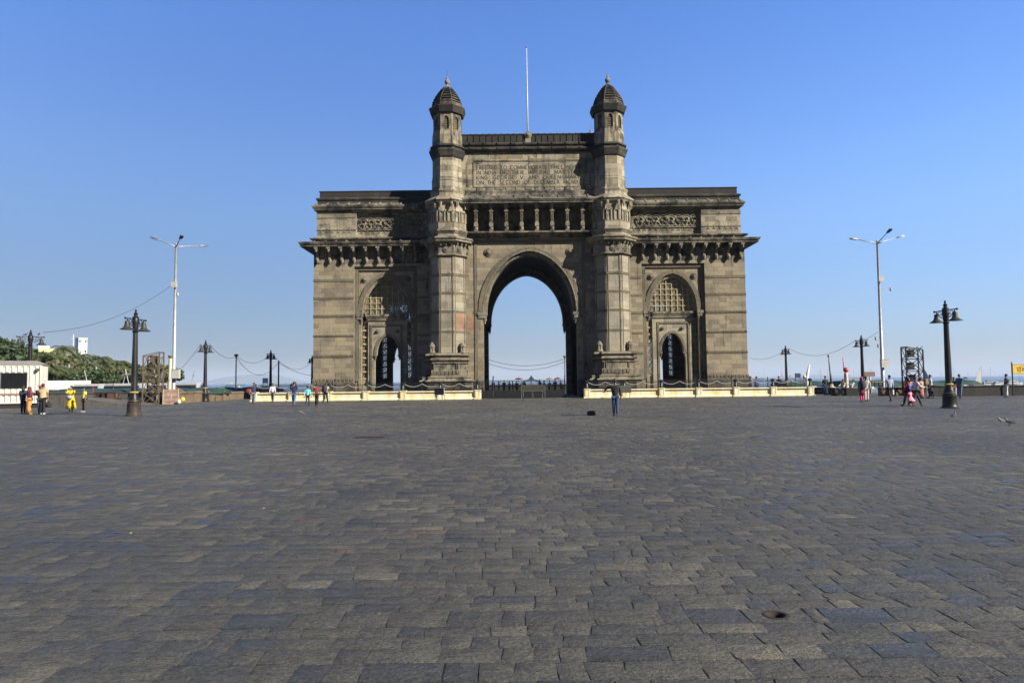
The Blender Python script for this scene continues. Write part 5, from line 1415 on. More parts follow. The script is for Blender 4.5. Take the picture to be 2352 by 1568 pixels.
tag(M.build('rock_revetment', rock_m), 'sloping bank of tumbled grey rocks behind the sea wall', 'rocks', kind='stuff')
M = MB(); xa, xb = px_at(104, 104), px_at(207, 108); z1 = onY(150, 874, 106).z
M.rings([[(xa, 103.6, z), (xb, 107.6, z), (xb, 108.2, z), (xa, 104.2, z)] for z in (.2, z1)])
whitep = plain('white_paint', (.52, .52, .5), .6, var=.1, scale=.6)
tag(M.build('harbour_wall', whitep), 'long white harbour wall above the rocks on the left', 'wall')
# trees
specs = [(-45, 126, 15, 10.2, leaf_d, 'rounded dark green tree at the left edge, tallest of the shore trees'), (12, 122, 15, 9.6, leaf_d, 'wide dark green tree rising behind the white cabin'), (58, 132, 11, 7.4, leaf_d, 'dark tree close right of the cabin lamp'),
         (92, 128, 10, 7.2, leaf_o, 'olive tree showing over the right end of the cabin'), (126, 126, 11, 7.8, leaf_o, 'olive bare-branched tree below the yellow building'), (156, 122, 10, 6.6, leaf_o, 'olive tree above the middle of the white harbour wall'),
         (186, 140, 10, 6.2, leaf_d, 'dark bushy tree below the white tower building'), (218, 142, 11, 6.0, leaf_o, 'olive tree among the palms right of the white tower'), (262, 144, 12, 7.4, leaf_o, 'rounded olive tree left of the near left lamp'),
         (300, 150, 12, 6.6, leaf_d, 'dark tree behind the near left lamp'), (336, 152, 11, 7.2, leaf_o, 'olive tree seen through the rusty lattice tower'), (374, 156, 8, 7.6, leaf_d, 'dark tree right of the rusty tower by the mast'), (214, 118, 8, 3.4, leaf_d, 'low dark bush above the right end of the white harbour wall'), (120, 118, 9, 3.8, leaf_d, 'low dark bush above the left end of the white harbour wall'), (168, 118, 8, 3.2, leaf_o, 'low olive bush above the middle of the harbour wall')]
for i, (px, Y, w, h, mt, lb) in enumerate(specs): tree(px_at(px, Y), Y, .6, w, h * (1 if px < 50 or h < 5 else .78 if px < 150 or px > 330 else .82), mt, lb, 40 + i, 4200)
palms = [(163, 822, 128, 'palm in front of the low grey block, left of the white tower'), (205, 806, 136, 'tall palm standing right of the white tower building'), (196, 850, 122, 'short bright palm above the harbour wall'), (240, 822, 138, 'palm with a wide crown in the middle of the palm row'), (256, 842, 130, 'lower palm under the middle of the palm row'), (288, 828, 142, 'palm just left of the near left lamp'), (178, 826, 134, 'dark palm left of the tall palm by the tower'), (80, 812, 128, 'slim palm crown right behind the cabin lamp'), (322, 838, 150, 'palm beside the rusty lattice tower'), (417, 869, 200, 'small palm beyond the mast, at the end of the shore'), (225, 858, 124, 'young palm low behind the white harbour wall end')]
for i, (px, py, Y, lb) in enumerate(palms):
    p = onY(px, py, Y); palm(p.x, Y - 8, .6, max(2.0, p.z - .5), lb, 80 + i, 2.9)
for i, (px, lb) in enumerate(((238.5, 'thin white flag pole left among the palms'),)): pass
for px, y0, lb in ((159, 837, 'thin pale pole above the middle of the white harbour wall'), (221, 842, 'thin pale pole beyond the right end of the harbour wall')):
    a = onY(px, y0, 118); M = MB(); M.tube([(a.x, 118, .5), (a.x, 118, a.z)], .12, 6); tag(M.build('pole', galv, smooth=True), lb, 'pole')

# ================================================================== BUILDINGS FAR LEFT
winm = plain('window_dark', (.02, .023, .028), .3)
whiter = plain('white_render', (.5, .51, .52), .7, var=.08, scale=.3)
def bld(o, name, pxa, pxb, pyt, Y, th, depth, mt, pyb=None, parent=None, eave=0):
    """block whose lit face spans pxa..pxb; local frame at the lit face's near left corner"""
    a = onY(pxa, 870, Y); sn, cs = math.sin(R(th)), math.cos(R(th)); dx = (pxb - pxa) / 1568 * Y; w = dx / (cs - a.x / Y * sn)
    z1 = onY(pxa, pyt, Y).z; z0 = onY(pxa, pyb, Y).z if pyb else -3
    M = MB(lambda u, v, z: (a.x - o.location.x + u * cs - v * sn, Y - o.location.y + u * sn + v * cs, z)); M.box(0, w, 0, depth, z0, z1)
    if eave: M.box(-.3, w + .3, -.3, depth + .3, z1, z1 + eave)
    ob = M.build(name, mt, parent or o); return ob, M.T, w, z1, lambda py: onY(pxa, py, Y).z
o = empty('tower_building', onY(178.3, 870, 600)); o.location.z = 0; tag(o, 'tall white windowed tower block rising over the palms', 'building')
wl_, T, w, z1, zf = bld(o, 'wall', 178.3, 198.6, 776.5, 600, 50, 8.5, whiter, eave=.5)
for fu, py in ((.16, 783), (.82, 783), (.8, 806), (.2, 811)):
    z = zf(py); M = MB(T); M.box(w * fu - .5, w * fu + .5, -.1, .1, z - 1.6, z + .4); wn_ = M.build('window', winm, o); M = MB(T); M.box(w * fu - .8, w * fu + .8, -.8, -.12, z + .5, z + .9); M.build('window_hood', winm, wn_)
a = onY(168.6, 768, 615); M = MB(lambda x, y, z: (x - o.location.x, y - 600, z)); M.tube([(a.x, 615, 10), (a.x, 615, a.z)], .35, 6); M.box(a.x - 2, a.x + 2, 614.9, 615.1, a.z - 4, a.z - 3.6); M.build('antenna', whiter, o)
bld(o, 'annex', 157.5, 171.5, 794, 630, 36, 8, plain('blue_grey_render', (.07, .10, .13), .7), eave=.4)
o = empty('low_block', onY(130, 870, 560)); o.location.z = 0; tag(o, 'grey flat-roofed block left of the white tower', 'building')
bld(o, 'wall', 130, 173, 806.5, 560, 36, 10, plain('dull_render', (.15, .15, .13), .8))
bld(o, 'roof_hut', 142, 158, 801, 562, 36, 6, plain('hut_grey', (.09, .10, .11), .7), 806.5, eave=.8)
o = empty('yellow_building', onY(86.5, 870, 540)); o.location.z = 0; tag(o, 'pale yellow flat-roofed building with a white roof box, behind the trees', 'building')
bld(o, 'wall', 86.5, 126.3, 800.5, 540, 37, 12, plain('yellow_render', (.46, .38, .17), .75, var=.08, scale=.3))
bld(o, 'roof_box', 85.5, 112, 793.5, 545, 37, 6, whiter, 800.5)
bld(o, 'side_wing', 60, 86, 801, 548, 37, 10, plain('grey_render', (.2, .2, .19), .75))

# ================================================================== BOATS
hull_white = plain('hull_white', (.3, .31, .32), .4, var=.12, scale=1.)
hull_blue = plain('hull_blue', (.03, .09, .22), .4, var=.2, scale=1.)
hull_dark = plain('hull_dark', (.03, .035, .04), .5)
cabin_w = plain('boat_cabin', (.3, .31, .31), .5)
green = plain('green_canvas', (.010, .038, .028), .85, var=.6, scale=.7, bmp=.6)
sailm = plain('sail_cloth', (.26, .27, .24), .8, var=.1, scale=.5)
mastm = plain('mast_metal', (.3, .31, .32), .4, .3)
def hull(M, L, B, H, sheer=.3):
    n = 9; rg = []
    for i in range(n):
        t = i / (n - 1); x = -L / 2 + L * t; w = B / 2 * (1 - max(0, (t - .55) / .45) ** 2.2) * (.8 + .2 * min(1, t * 4)); w = max(w, .03); h = H * (1 + sheer * max(0, (t - .5) * 2) ** 2); o_ = .15 * L * max(0, t - .75) * 2
        rg.append([(x - 0, 0, -.4), (x, w * .7, -.2), (x + o_ * .3, w, h * .6), (x + o_ * .4, w, h), (x + o_ * .4, -w, h), (x + o_ * .3, -w, h * .6), (x, -w * .7, -.2)])
    M.rings(rg)
def make_boat(kind, L, B, H, hm, mastH=0, sail=False):
    o = empty({'sail': 'sailboat', 'motor': 'motor_boat', 'launch': 'covered_launch'}[kind])
    M = MB(); hull(M, L, B, H); M.build('hull', hm, o)
    if kind == 'sail':
        M = MB(); M.frustum(-L * .2, L * .18, -B * .28, B * .28, H, H + .55, .15); M.build('cabin', cabin_w, o)
        M = MB(); M.tube([(L * .08, 0, H), (L * .08, 0, mastH)], [.09, .05], 6); M.tube([(L * .08, 0, H + 1.2), (-L * .38, 0, H + 1.15)], .07, 5); M.tube([(L * .08, 0, mastH * .97), (L * .5, 0, H + .2)], .02, 4); M.tube([(L * .08, 0, mastH * .97), (-L * .48, 0, H + .2)], .02, 4); M.tube([(L * .08, -.7, mastH * .65), (L * .08, .7, mastH * .65)], .03, 4); M.build('mast', mastm, o)
        if sail:
            M = MB(); M.rings([[(L * .06, .03, z), (L * .06, -.03, z), (L * .06 - w_, -.03 - .2, z), (L * .06 - w_, .03 - .2, z)] for z, w_ in ((H + 1.3, L * .4), (mastH * .4, L * .34), (mastH * .7, L * .2), (mastH * .97, .08))]); M.build('sail', sailm, o)
        else:
            M = MB(); M.tube([(L * .06, 0, H + 1.3), (-L * .36, 0, H + 1.25)], .16, 6); M.build('furled_sail', cabin_w, o)
    elif kind == 'motor':
        M = MB(); M.frustum(-L * .3, L * .22, -B * .38, B * .38, H, H + 1.5, .25); M.frustum(-L * .22, L * .06, -B * .3, B * .3, H + 1.5, H + 2.5, .2); c = M.build('cabin', cabin_w, o)
        M = MB(); M.box(-L * .27, L * .16, -B * .385, B * .385, H + .6, H + 1.1); M.box(-L * .2, L * .035, -B * .3, B * .3, H + 1.8, H + 2.25); M.build('window_band', winm, c)
        M = MB(); M.tube([(-L * .1, 0, H + 2.4), (-L * .14, 0, H + 4.0)], .05, 6); M.box(-L * .15, -L * .11, -.3, .3, H + 3.4, H + 3.45); M.build('mast', mastm, o)
    else:
        M = MB()
        for i in range(7):
            for y in (-B * .42, B * .42): x = -L * .42 + L * .8 * i / 6; M.tube([(x, y, H), (x, y, H + 1.9)], .05, 5)
        M.build('canopy_post', cabin_w, o)
        M = MB(); n = 10; M.rings([[(x, B * .5 * math.cos(t), H + 1.8 + .55 * math.sin(t) + .1 * math.sin(x * 1.3)) for t in [math.pi * k / n for k in range(n + 1)]] for x in [-L * .45 + L * .88 * k / 12 for k in range(13)]]); M.build('canopy', green, o)
        M = MB()
        for i in range(6): x = -L * .36 + L * .7 * i / 6; M.box(x, x + .3, -B * .38, B * .38, H - .1, H + .45)
        M.build('bench', plain('bench_orange', (.3, .1, .03), .7), o)
    return o
protoS = make_boat('sail', 11, 3.2, 1.2, hull_white, 14)
protoS2 = make_boat('sail', 9, 2.8, 1.1, hull_blue, 11)
protoF = make_boat('sail', 12, 3.4, 1.2, hull_white, 13.5, True)
protoM = make_boat('motor', 13, 4, 1.5, hull_white)
protoM2 = make_boat('motor', 10, 3.4, 1.2, hull_blue)
protoL = make_boat('launch', 17, 4.6, 1.3, hull_blue)
used = set()
def put(proto, px, Y, rz, label, cat, group, z=SZ, sc=1.0):
    if cat == 'sailboat': sc *= .6
    if cat == 'motor boat' and px > 2000: sc *= .7
    o = proto if proto.name not in used else copy_tree(proto)
    used.add(proto.name); o.location = (px_at(px, Y), Y, z); o.rotation_euler = (0, 0, R(rz)); o.scale = (sc, sc, sc) if not (px < 450 and 'motor' in cat) else (1.0, 1.0, 1.25); tag(o, label, cat, group)
gS, gM, gL = 'sailing boats moored in the harbour', 'motor boats in the harbour', 'covered passenger launches by the sea wall'
put(protoF, 2252, 235, 12, 'sailing boat with its pale mainsail hoisted, on the right water', 'sailboat', gS)
for px, Y, rz, pr, lb in ((2190, 300, 20, protoS, 'bare-masted white sailboat behind the near right lamp'), (2222, 330, -15, protoS2, 'blue sailboat right of the near right lamp'), (2280, 270, 170, protoS, 'white sailboat with tall bare mast right of the hoisted sail'), (2302, 390, 10, protoS2, 'small far blue sailboat left of the man in green sweater'),
                          (2340, 230, 30, protoS, 'large white sailboat at the right edge beneath the yellow board'), (2166, 340, 160, protoS2, 'far blue sailboat between lattice tower and near right lamp'), (1703, 240, 60, protoS, 'bare mast of a sailboat just right of the gateway'), (1712, 330, 80, protoS2, 'thin far mast right of the gateway'), (1756, 260, 70, protoS, 'sailboat mast behind the railing left of the far right lamp'),
                          (1793, 210, 50, protoS, 'tall sailboat mast close left of the far right lamp'), (1798, 250, 90, protoS2, 'shorter mast beside the far right lamp'), (1870, 300, 20, protoS2, 'small green-hulled sailboat behind the man in the cap'), (1900, 350, 15, protoS, 'faint sailboat mast left of the leaning column'), (1960, 300, 40, protoS, 'sailboat mast left of the right lamp with cable'), (2000, 260, 30, protoF, 'sailboat with sail up behind the walking couple'),
                          (2125, 240, 100, protoF, 'pale sail showing right beside the black lattice tower')):
    put(pr, px, Y, rz, lb, 'sailboat', gS)
put(protoS, 1881, 150, 15, 'sailboat with raked stay just right of the railing end', 'sailboat', gS, SZ, .8)
for px, Y, rz, pr, lb in ((2206, 260, 10, protoM, 'white cabin cruiser behind the man taking a photo'), (2268, 300, 175, protoM, 'white cabin cruiser with tall bridge right of the hoisted sail'), (2293, 240, 5, protoM2, 'blue motor boat left of the man in the green sweater'), (2150, 220, 170, protoM2, 'blue motor boat behind the man in the white t-shirt'), (2327, 340, 0, protoM, 'far white cruiser near the yellow board post'), (2172, 270, 0, protoM, 'white cruiser left of the near right lamp'), (2065, 230, 15, protoM, 'white cruiser left of the lattice tower'), (2239, 215, 170, protoM2, 'low blue boat in front of the hoisted sail'),
                          (225, 96, 8, protoM, 'white passenger boat moored right of the harbour wall'), (262, 92, 172, protoM, 'white boat with leaning mast left of the near left lamp'), (320, 90, 5, protoM, 'white boat seen through the rusty lattice tower'), (383, 95, 0, protoM, 'white boat behind the tall left mast'), (420, 105, 178, protoM, 'long white boat right of the tall left mast'),
                          (548, 420, 5, protoM2, 'small far blue boat under the cargo ship'), (352, 100, 175, protoM2, 'blue boat behind the leaning board')):
    put(pr, px, Y, rz, lb, 'motor boat', gM)
for px, Y, rz, lb in ((262, 72, 4, 'launch with a green canopy behind the wooden bins'), (330, 66, 176, 'launch with green canopy behind the rusty lattice tower'), (440, 74, 8, 'launch with green canopy left of the far left lamp'), (500, 82, -4, 'launch with long green canopy right of the far left lamp'), (1925, 84, 8, 'launch with green canopy behind the leaning column'), (2075, 75, 4, 'launch with green canopy behind the lattice tower'), (292, 82, -3, 'rear launch with green canopy left of the near left lamp')):
    put(protoL, px, Y, rz, lb, 'launch', gL, -2.5 if Y < 90 else SZ)
# red and white channel marker, white davit
p = onY(1944, 880, 70); M = MB(); M.lathe((p.x, 70, -2), [(.3, 0), (.22, 2.4), (.2, 3.9), (.1, 4.2)], 10); o = M.build('marker_post', plain('marker_pink', (.4, .25, .24), .7, c2=(.45, .4, .4)), smooth=True); tag(o, 'pinkish marker post with a red cap behind the reader on the ledge', 'marker post')
M = MB(); M.ball((p.x, 70, 2.35), .28, 8, 6); M.tube([(p.x - .2, 70, 2.3), (p.x - .25, 70, 3.6)], .04, 5); M.build('cap', plain('marker_red', (.4, .04, .03), .6), o, smooth=True)
p = onY(1853, 870, 76); M = MB(); M.tube([(p.x, 76, -2), (p.x, 76, 1.6), (p.x + .35, 76, 3.0)], [.22, .2, .09], 8); M.ball((p.x - .25, 76, 1.7), .2, 6, 4); tag(M.build('davit', whitep, smooth=True), 'white curved davit just beyond the right railing end', 'davit')
# pavilion and jetty seen through the arch
pm = plain('pavilion_grey', (.07, .09, .12), .6); o = empty('jetty_pavilion', (px_at(1220.5, 118), 118, 0)); tag(o, 'grey arched pavilion with a small pointed cap seen through the arch', 'pavilion')
M = MB(); rg = []
for y in (-2, 2): rg.append([(2.3 * math.cos(t), y, .1 + 1.75 * math.sin(t)) for t in [math.pi * k / 14 for k in range(15)]] + [(2.05 * math.cos(t), y, .1 + 1.5 * math.sin(t)) for t in [math.pi * (14 - k) / 14 for k in range(15)]])
M.rings(rg); M.build('roof', pm, o)
M = MB(); cb_ = [(-.5, -.5), (.5, -.5), (.5, .5), (-.5, .5)]; M.rings([[(a, b, 1.7) for a, b in cb_], [(a, b, 1.85) for a, b in cb_], [(a * .05, b * .05, 2.4) for a, b in cb_]]); M.build('cap', plain('cap_dark', (.02, .03, .04), .6), o)
M = MB()
for x in (-2.1, -1, 1, 2.1): M.tube([(x, -2, -3), (x, -2, .4 if abs(x) > 2 else 1.2)], .1, 6)
M.build('post', pm, o)
M = MB(); M.box(-4, 12, 95.2, 95.6, -.02, .95); M.box(-4, 12, 95.1, 95.7, .95, 1.05); tag(M.build('sea_wall', darkw), 'dark quay wall seen across the sea side of the arch', 'sea wall')
for px, Y, cname, c, lb in ((1192, 92, 'umbrella_red', (.22, .03, .05), 'red and white umbrella seen through the arch'), (1282, 96, 'umbrella_pink', (.2, .07, .06), 'pinkish umbrella by the pole at the right of the arch'), (1262, 110, 'umbrella_orange', (.18, .09, .05), 'orange umbrella right of the jetty pavilion')):
    o = empty('umbrella', (px_at(px, Y), Y, 0)); tag(o, lb, 'umbrella', 'umbrellas beyond the arch')
    M = MB(); M.lathe((0, 0, 0), [(.55, 1.75), (.5, 1.85), (.3, 1.95), (.02, 2.02)], 8); M.build('canopy', plain(cname, c, .7), o); M = MB(); M.tube([(0, 0, 0), (0, 0, 2.2)], .03, 5); M.build('pole', galv, o)
p = onY(1298, 900, 95); small_lamp((p.x, 95, 0), 5.0, 'thin dark lamp at the right side of the arch view', .06, black_iron)

# ships far out
def ship(px, Y, L, hm, label, z0=SZ, pale=cabin_w):
    o = empty('cargo_ship', (px_at(px, Y), Y, z0)); tag(o, label, 'ship', 'cargo ships far out')
    M = MB(); hull(M, L, L * .14, L * .075); M.build('hull', hm, o)
    M = MB(); h = L * .075; M.box(-L * .42, -L * .18, -L * .06, L * .06, h, h + L * .09); M.box(-L * .4, -L * .25, -L * .05, L * .05, h + L * .09, h + L * .12); M.build('superstructure', pale, o)
    for t in (-.02, .14, .28):
        M = MB(); M.tube([(L * t, 0, h), (L * t, 0, h + L * .14)], L * .006, 5); M.tube([(L * t, 0, h + L * .04), (L * (t + .08), 0, h + L * .12)], L * .004, 4); M.build('derrick', pale, o)
sb = plain('ship_blue', (.05, .12, .24), .6); sr = plain('ship_red', (.25, .1, .1), .6); sg_ = plain('ship_grey', (.2, .24, .3), .6)
ship(541, 1500, 42, sb, 'blue cargo ship with white superstructure beyond the thin white post')
ship(1712, 2200, 62, sr, 'long pale red hull on the horizon right of the gateway')
ship(1737, 2500, 60, sb, 'faint blue freighter on the horizon right of the gateway')
ship(1835, 3000, 90, sg_, 'faint grey ship behind the right navy sign')
ship(1968, 2400, 66, sg_, 'faint grey ship behind the right lamp with cable')
ship(1168, 1700, 30, cabin_w, 'small pale ship low in the arch opening')
# distant hills
def hill(px0, px1, Y, top, label, seed):
    g = random.Random(seed); n = 36; x0, x1 = px_at(px0, Y), px_at(px1, Y); rg = []
    for i in range(n + 1):
        t = i / n; x = x0 + (x1 - x0) * t; h = top * math.sin(math.pi * t) ** 1.4 * (.85 + .15 * math.sin(7 * t + seed)) + g.uniform(0, top * .04)
        rg.append([(x, Y, SZ - 1), (x, Y + 200, SZ + max(h, .5)), (x, Y + 700, SZ + max(h * .9, .4)), (x, Y + 1200, SZ - 1)])
    M = MB(); M.rings(rg); tag(M.build('hill', plain('hill_green', (.05, .065, .04), .95, var=.4, scale=.004)), label, 'hill', kind='structure')
hill(430, 690, 11000, 200, 'faint blue hill across the water on the left', 2)
hill(1700, 2060, 12000, 50, 'faint low far shore on the right horizon', 5)
# ================================================================== PEOPLE
skin_m = plain('skin_brown', (.16, .085, .05), .6, var=.12, scale=10)
hair_m = plain('hair_black', (.008, .007, .007), .5, var=.2)
shoe_m = plain('shoe_dark', (.02, .018, .016), .5)
cloth_cache = {}
def cloth(c):
    if c not in cloth_cache: cloth_cache[c] = plain('cloth_%d' % len(cloth_cache), c, .85, var=.28, scale=9, bmp=.3)
    return cloth_cache[c]
def skinned(name, nodes, edges, mt, parent, root=0, sub=1):
    """nodes: (pos, rx, ry)"""
    me = bpy.data.meshes.new(name); me.from_pydata([n[0] for n in nodes], edges, [])
    o = bpy.data.objects.new(name, me); COL.objects.link(o); o.parent = parent
    m = o.modifiers.new('Skin', 'SKIN'); m.use_smooth_shade = True; m.branch_smoothing = .4
    for i, n in enumerate(nodes):
        v = me.skin_vertices[0].data[i]; v.radius = (n[1], n[2]); v.use_root = (i == root)
    s = o.modifiers.new('Sub', 'SUBSURF'); s.levels = sub; s.render_levels = sub
    me.materials.append(mt); return o
def rotx(v, a):   # swing forward (+y) by angle a for a vector hanging down
    return Vector((v.x, v.y * math.cos(a) - v.z * math.sin(a), v.y * math.sin(a) + v.z * math.cos(a)))
def person(px, py, H, yaw, label, top, bottom, legs=(0, 0), knees=(0, 0), arms=((0, .12, .1), (0, .12, .1)), sleeve='short', long_shirt=0., skirt=None, hair='short', hat=None, build=1.0, group=None, lean=0., shoes=None, at=None, sit=False, headturn=0., apron=None, fat=0.):
    """faces local +Y; arms: (forward swing, outward, elbow bend) for left (-x) and right (+x)"""
    loc = at if at is not None else onZ(px, py)
    o = empty('person', loc, R(yaw)); tag(o, label, 'person', group or 'people on the plaza')
    h = H; B = build; V_ = Vector
    pel = V_((0, 0, .525 * h)); 
    if sit: pel = V_((0, 0, .52))
    tilt = lambda z: lean * (z - pel.z)
    P = lambda x, y, z: V_((x, y + tilt(z), z)) if not sit else V_((x, y + lean * (z - pel.z), z - .525 * h + .52))
    waist, chest, neck = P(0, 0, .60 * h), P(0, .0, .72 * h), P(0, -.0, .815 * h)
    jaw, head, crown = P(0, .012 * h, .862 * h), P(0, .004 * h, .915 * h), P(0, -.004 * h, .968 * h)
    nodes, edges = [], []
    def add(p, rx, ry, to=None):
        nodes.append((tuple(p), rx, ry)); 
        if to is not None: edges.append((to, len(nodes) - 1))
        return len(nodes) - 1
    r_ = h * .058 * B
    i0 = add(pel, r_ * 1.2, r_ * .85); i1 = add(waist, r_ * (1.0 + fat), r_ * (.72 + fat), i0); i2 = add(chest, r_ * 1.1, r_ * .66, i1); i3 = add(neck, h * .03, h * .03, i2)
    i4 = add(jaw, h * .037, h * .043, i3); i5 = add(head, h * .044, h * .052, i4); i6 = add(crown, h * .026, h * .032, i5)
    add(jaw + V_((0, h * .052, h * .03)), h * .008, h * .008, i4)                  # nose
    shirt = [(tuple(pel + V_((0, 0, .0 - long_shirt * h))), r_ * 1.5, r_ * 1.15), (tuple(pel), r_ * 1.68, r_ * 1.32), (tuple(waist), r_ * (1.5 + fat), r_ * (1.24 + fat)), (tuple(chest), r_ * 1.85, r_ * 1.3), (tuple(P(0, 0, .81 * h)), h * .06, h * .05)]
    shE = [(0, 1), (1, 2), (2, 3), (3, 4)]
    hands = []
    for k, s in enumerate((-1, 1)):
        sw, outw, el = arms[k]
        sh = P(s * .108 * h * B, 0, .79 * h)
        L1, L2 = .165 * h, .15 * h
        d1 = rotx(V_((s * math.sin(outw), 0, -math.cos(outw))), sw); e = sh + d1 * L1
        d2 = rotx(V_((s * math.sin(outw) * .4, 0, -1)), sw + el).normalized(); w_ = e + d2 * L2; pm = w_ + d2 * .04 * h
        a0 = add(sh, h * .024 * B, h * .024 * B, i2); a1 = add(e, h * .023, h * .023, a0); a2 = add(w_, h * .015, h * .015, a1); a3 = add(pm, h * .021, h * .012, a2)
        sd = d2.cross(V_((0, 1, 0)) if abs(d2.y) < .8 else V_((1, 0, 0))).normalized()
        for q in range(4):
            f = pm + sd * (q - 1.5) * .0095 * h + d2 * .024 * h; f2 = f + d2 * (.018 + .004 * (q in (1, 2))) * h + V_((0, .004 * h, 0)); b = add(f, .0055 * h, .0055 * h, a3); add(f2, .0045 * h, .0045 * h, b)
        b = add(pm + sd * .024 * h, .006 * h, .006 * h, a3); add(pm + sd * .03 * h + d2 * .02 * h, .005 * h, .005 * h, b)
        hands.append(pm + d2 * .03 * h)
        n0 = len(shirt); shirt.append((tuple(sh), h * .044 * B, h * .044 * B)); shE.append((3, n0))
        if sleeve == 'short': shirt.append((tuple(sh.lerp(e, .72)), h * .034, h * .034)); shE.append((n0, n0 + 1))
        elif sleeve == 'long':
            shirt.append((tuple(e), h * .031, h * .031)); shirt.append((tuple(e.lerp(w_, .95)), h * .023, h * .023)); shE += [(n0, n0 + 1), (n0 + 1, n0 + 2)]
    tr = [(tuple(pel + V_((0, 0, .015 * h))), r_ * 1.5, r_ * 1.12)]; trE = []
    feet = []
    for k, s in enumerate((-1, 1)):
        hp = pel + V_((s * .048 * h, 0, -.03 * h)); L = .245 * h
        a = legs[k] if not sit else math.pi / 2 * .95; kb = knees[k] if not sit else math.pi / 2 * .95
        kn = hp + rotx(V_((0, 0, -1)), a) * L; an = kn + rotx(V_((0, 0, -1)), a - kb) * (L * .92)
        feet.append(an); b0 = add(hp, h * .048 * B, h * .05 * B, i0); b1 = add(kn, h * .032, h * .034, b0); bm = add(kn.lerp(an, .3), h * .03, h * .033, b1); b2 = add(an, h * .019, h * .021, bm)
        fd = rotx(V_((0, 1, 0)), (a - kb) * .6) if not sit else V_((0, 1, -.1))
        hl = an - V_((0, 0, .028 * h)); add(hl + fd * .075 * h - V_((0, 0, .004 * h)), h * .018, h * .013, b2)
        M = MB(); ft = [hl - fd * .03 * h, hl + fd * .02 * h, hl + fd * .075 * h, hl + fd * .11 * h]
        M.tube([tuple(q) for q in ft], [h * .02, h * .026, h * .024, h * .014], 8); M.build('shoe', cloth(shoes) if shoes else shoe_m, o, smooth=True)
        n0 = len(tr); tr += [(tuple(hp), h * .058 * B, h * .06 * B), (tuple(kn), h * .043, h * .044), (tuple(kn.lerp(an, .5)), h * .038, h * .04), (tuple(an.lerp(kn, .02)), h * .032, h * .034)]; trE += [(0, n0), (n0, n0 + 1), (n0 + 1, n0 + 2), (n0 + 2, n0 + 3)]
    # stand on the ground
    if not sit:
        low = min(f.z for f in feet) - .028 * h - .02 * h
        dz = -low
    else: dz = 0
    sh_ = lambda L: [((p[0], p[1], p[2] + dz), a, b) for p, a, b in L]
    for c in o.children: c.location.z = dz
    skinned('body', sh_(nodes), edges, skin_m, o)
    skinned('shirt', sh_(shirt), shE, cloth(top), o, 2)
    if bottom: skinned('trousers', sh_(tr), trE, cloth(bottom), o)
    if skirt:
        c, z0f, wf = skirt; M = MB(); rg = []; zt = pel.z + .06 * h + dz
        for t in (0, .15, .4, .7, 1):
            z = zt + (z0f * h - zt) * t; w = r_ * (1.45 + fat) + (wf * h - r_ * 1.4) * t
            rg.append([(w * (1 + .09 * t * math.sin(6 * q + k_)) * math.cos(q) , w * .8 * (1 + .09 * t * math.sin(5 * q)) * math.sin(q) + (-.02 * h * t), z) for q in [2 * math.pi * i / 24 for i in range(24)] for k_ in (1,)])
        M.rings(rg); M.build('skirt', cloth(c), o, smooth=True)
    hz = dz; hc = head + V_((0, -.006 * h, .012 * h + hz))
    M = MB()
    M.rings([[(hc.x + rr * math.cos(q) * .052 * h, hc.y + (rr * math.sin(q) * .062 - (.012 if zz < .02 else 0)) * h - (.004 * h), hc.z + zz * h) for q in [2 * math.pi * i / 14 for i in range(14)]] for rr, zz in ((.55, -.035), (.8, -.015), (.98, .012), (.95, .035), (.66, .056), (.2, .066))])
    if hair == 'long':
        M.tube([tuple(hc + V_((0, -.04 * h, 0))), tuple(hc + V_((0, -.06 * h, -.08 * h))), tuple(hc + V_((0, -.062 * h, -.17 * h)))], [.045 * h, .045 * h, .02 * h], 8)
    if hair == 'scarf': pass
    M.build('hair', hair_m, o, smooth=True)
    if hat:
        M = MB(); k = h
        if hat[0] == 'brim': M.lathe(tuple(hc), [(.085 * k, .018 * k), (.087 * k, .023 * k), (.056 * k, .03 * k), (.055 * k, .065 * k), (.03 * k, .08 * k), (.001, .082 * k)], 16)
        elif hat[0] == 'cap': M.lathe(tuple(hc), [(.058 * k, .015 * k), (.058 * k, .045 * k), (.03 * k, .072 * k), (.001, .076 * k)], 14); M.box(hc.x - .035 * k, hc.x + .035 * k, hc.y + .04 * k, hc.y + .095 * k, hc.z + .018 * k, hc.z + .026 * k)
        elif hat[0] == 'scarf': M.lathe(tuple(hc), [(.085 * k, -.1 * k), (.072 * k, -.06 * k), (.06 * k, -.02 * k), (.062 * k, .02 * k), (.055 * k, .05 * k), (.03 * k, .072 * k), (.001, .076 * k)], 14)
        M.build('headscarf' if hat[0] == 'scarf' else 'hat', cloth(hat[1]), o, smooth=True)
    return o, [o.matrix_basis.to_quaternion() @ Vector((0, 0, 0)) for _ in ()] or [Vector((p.x, p.y, p.z + dz)) for p in hands]
def world_of(o, v):
    return Matrix.Translation(o.location) @ Matrix.Rotation(o.rotation_euler.z, 4, 'Z') @ Vector(v)
W = lambda a=0., b=0.: ((a, b))
gl, gm_, gr = 'tourists grouped beside the white cabin', 'people walking before the left parapet', 'people walking on the right side of the plaza'
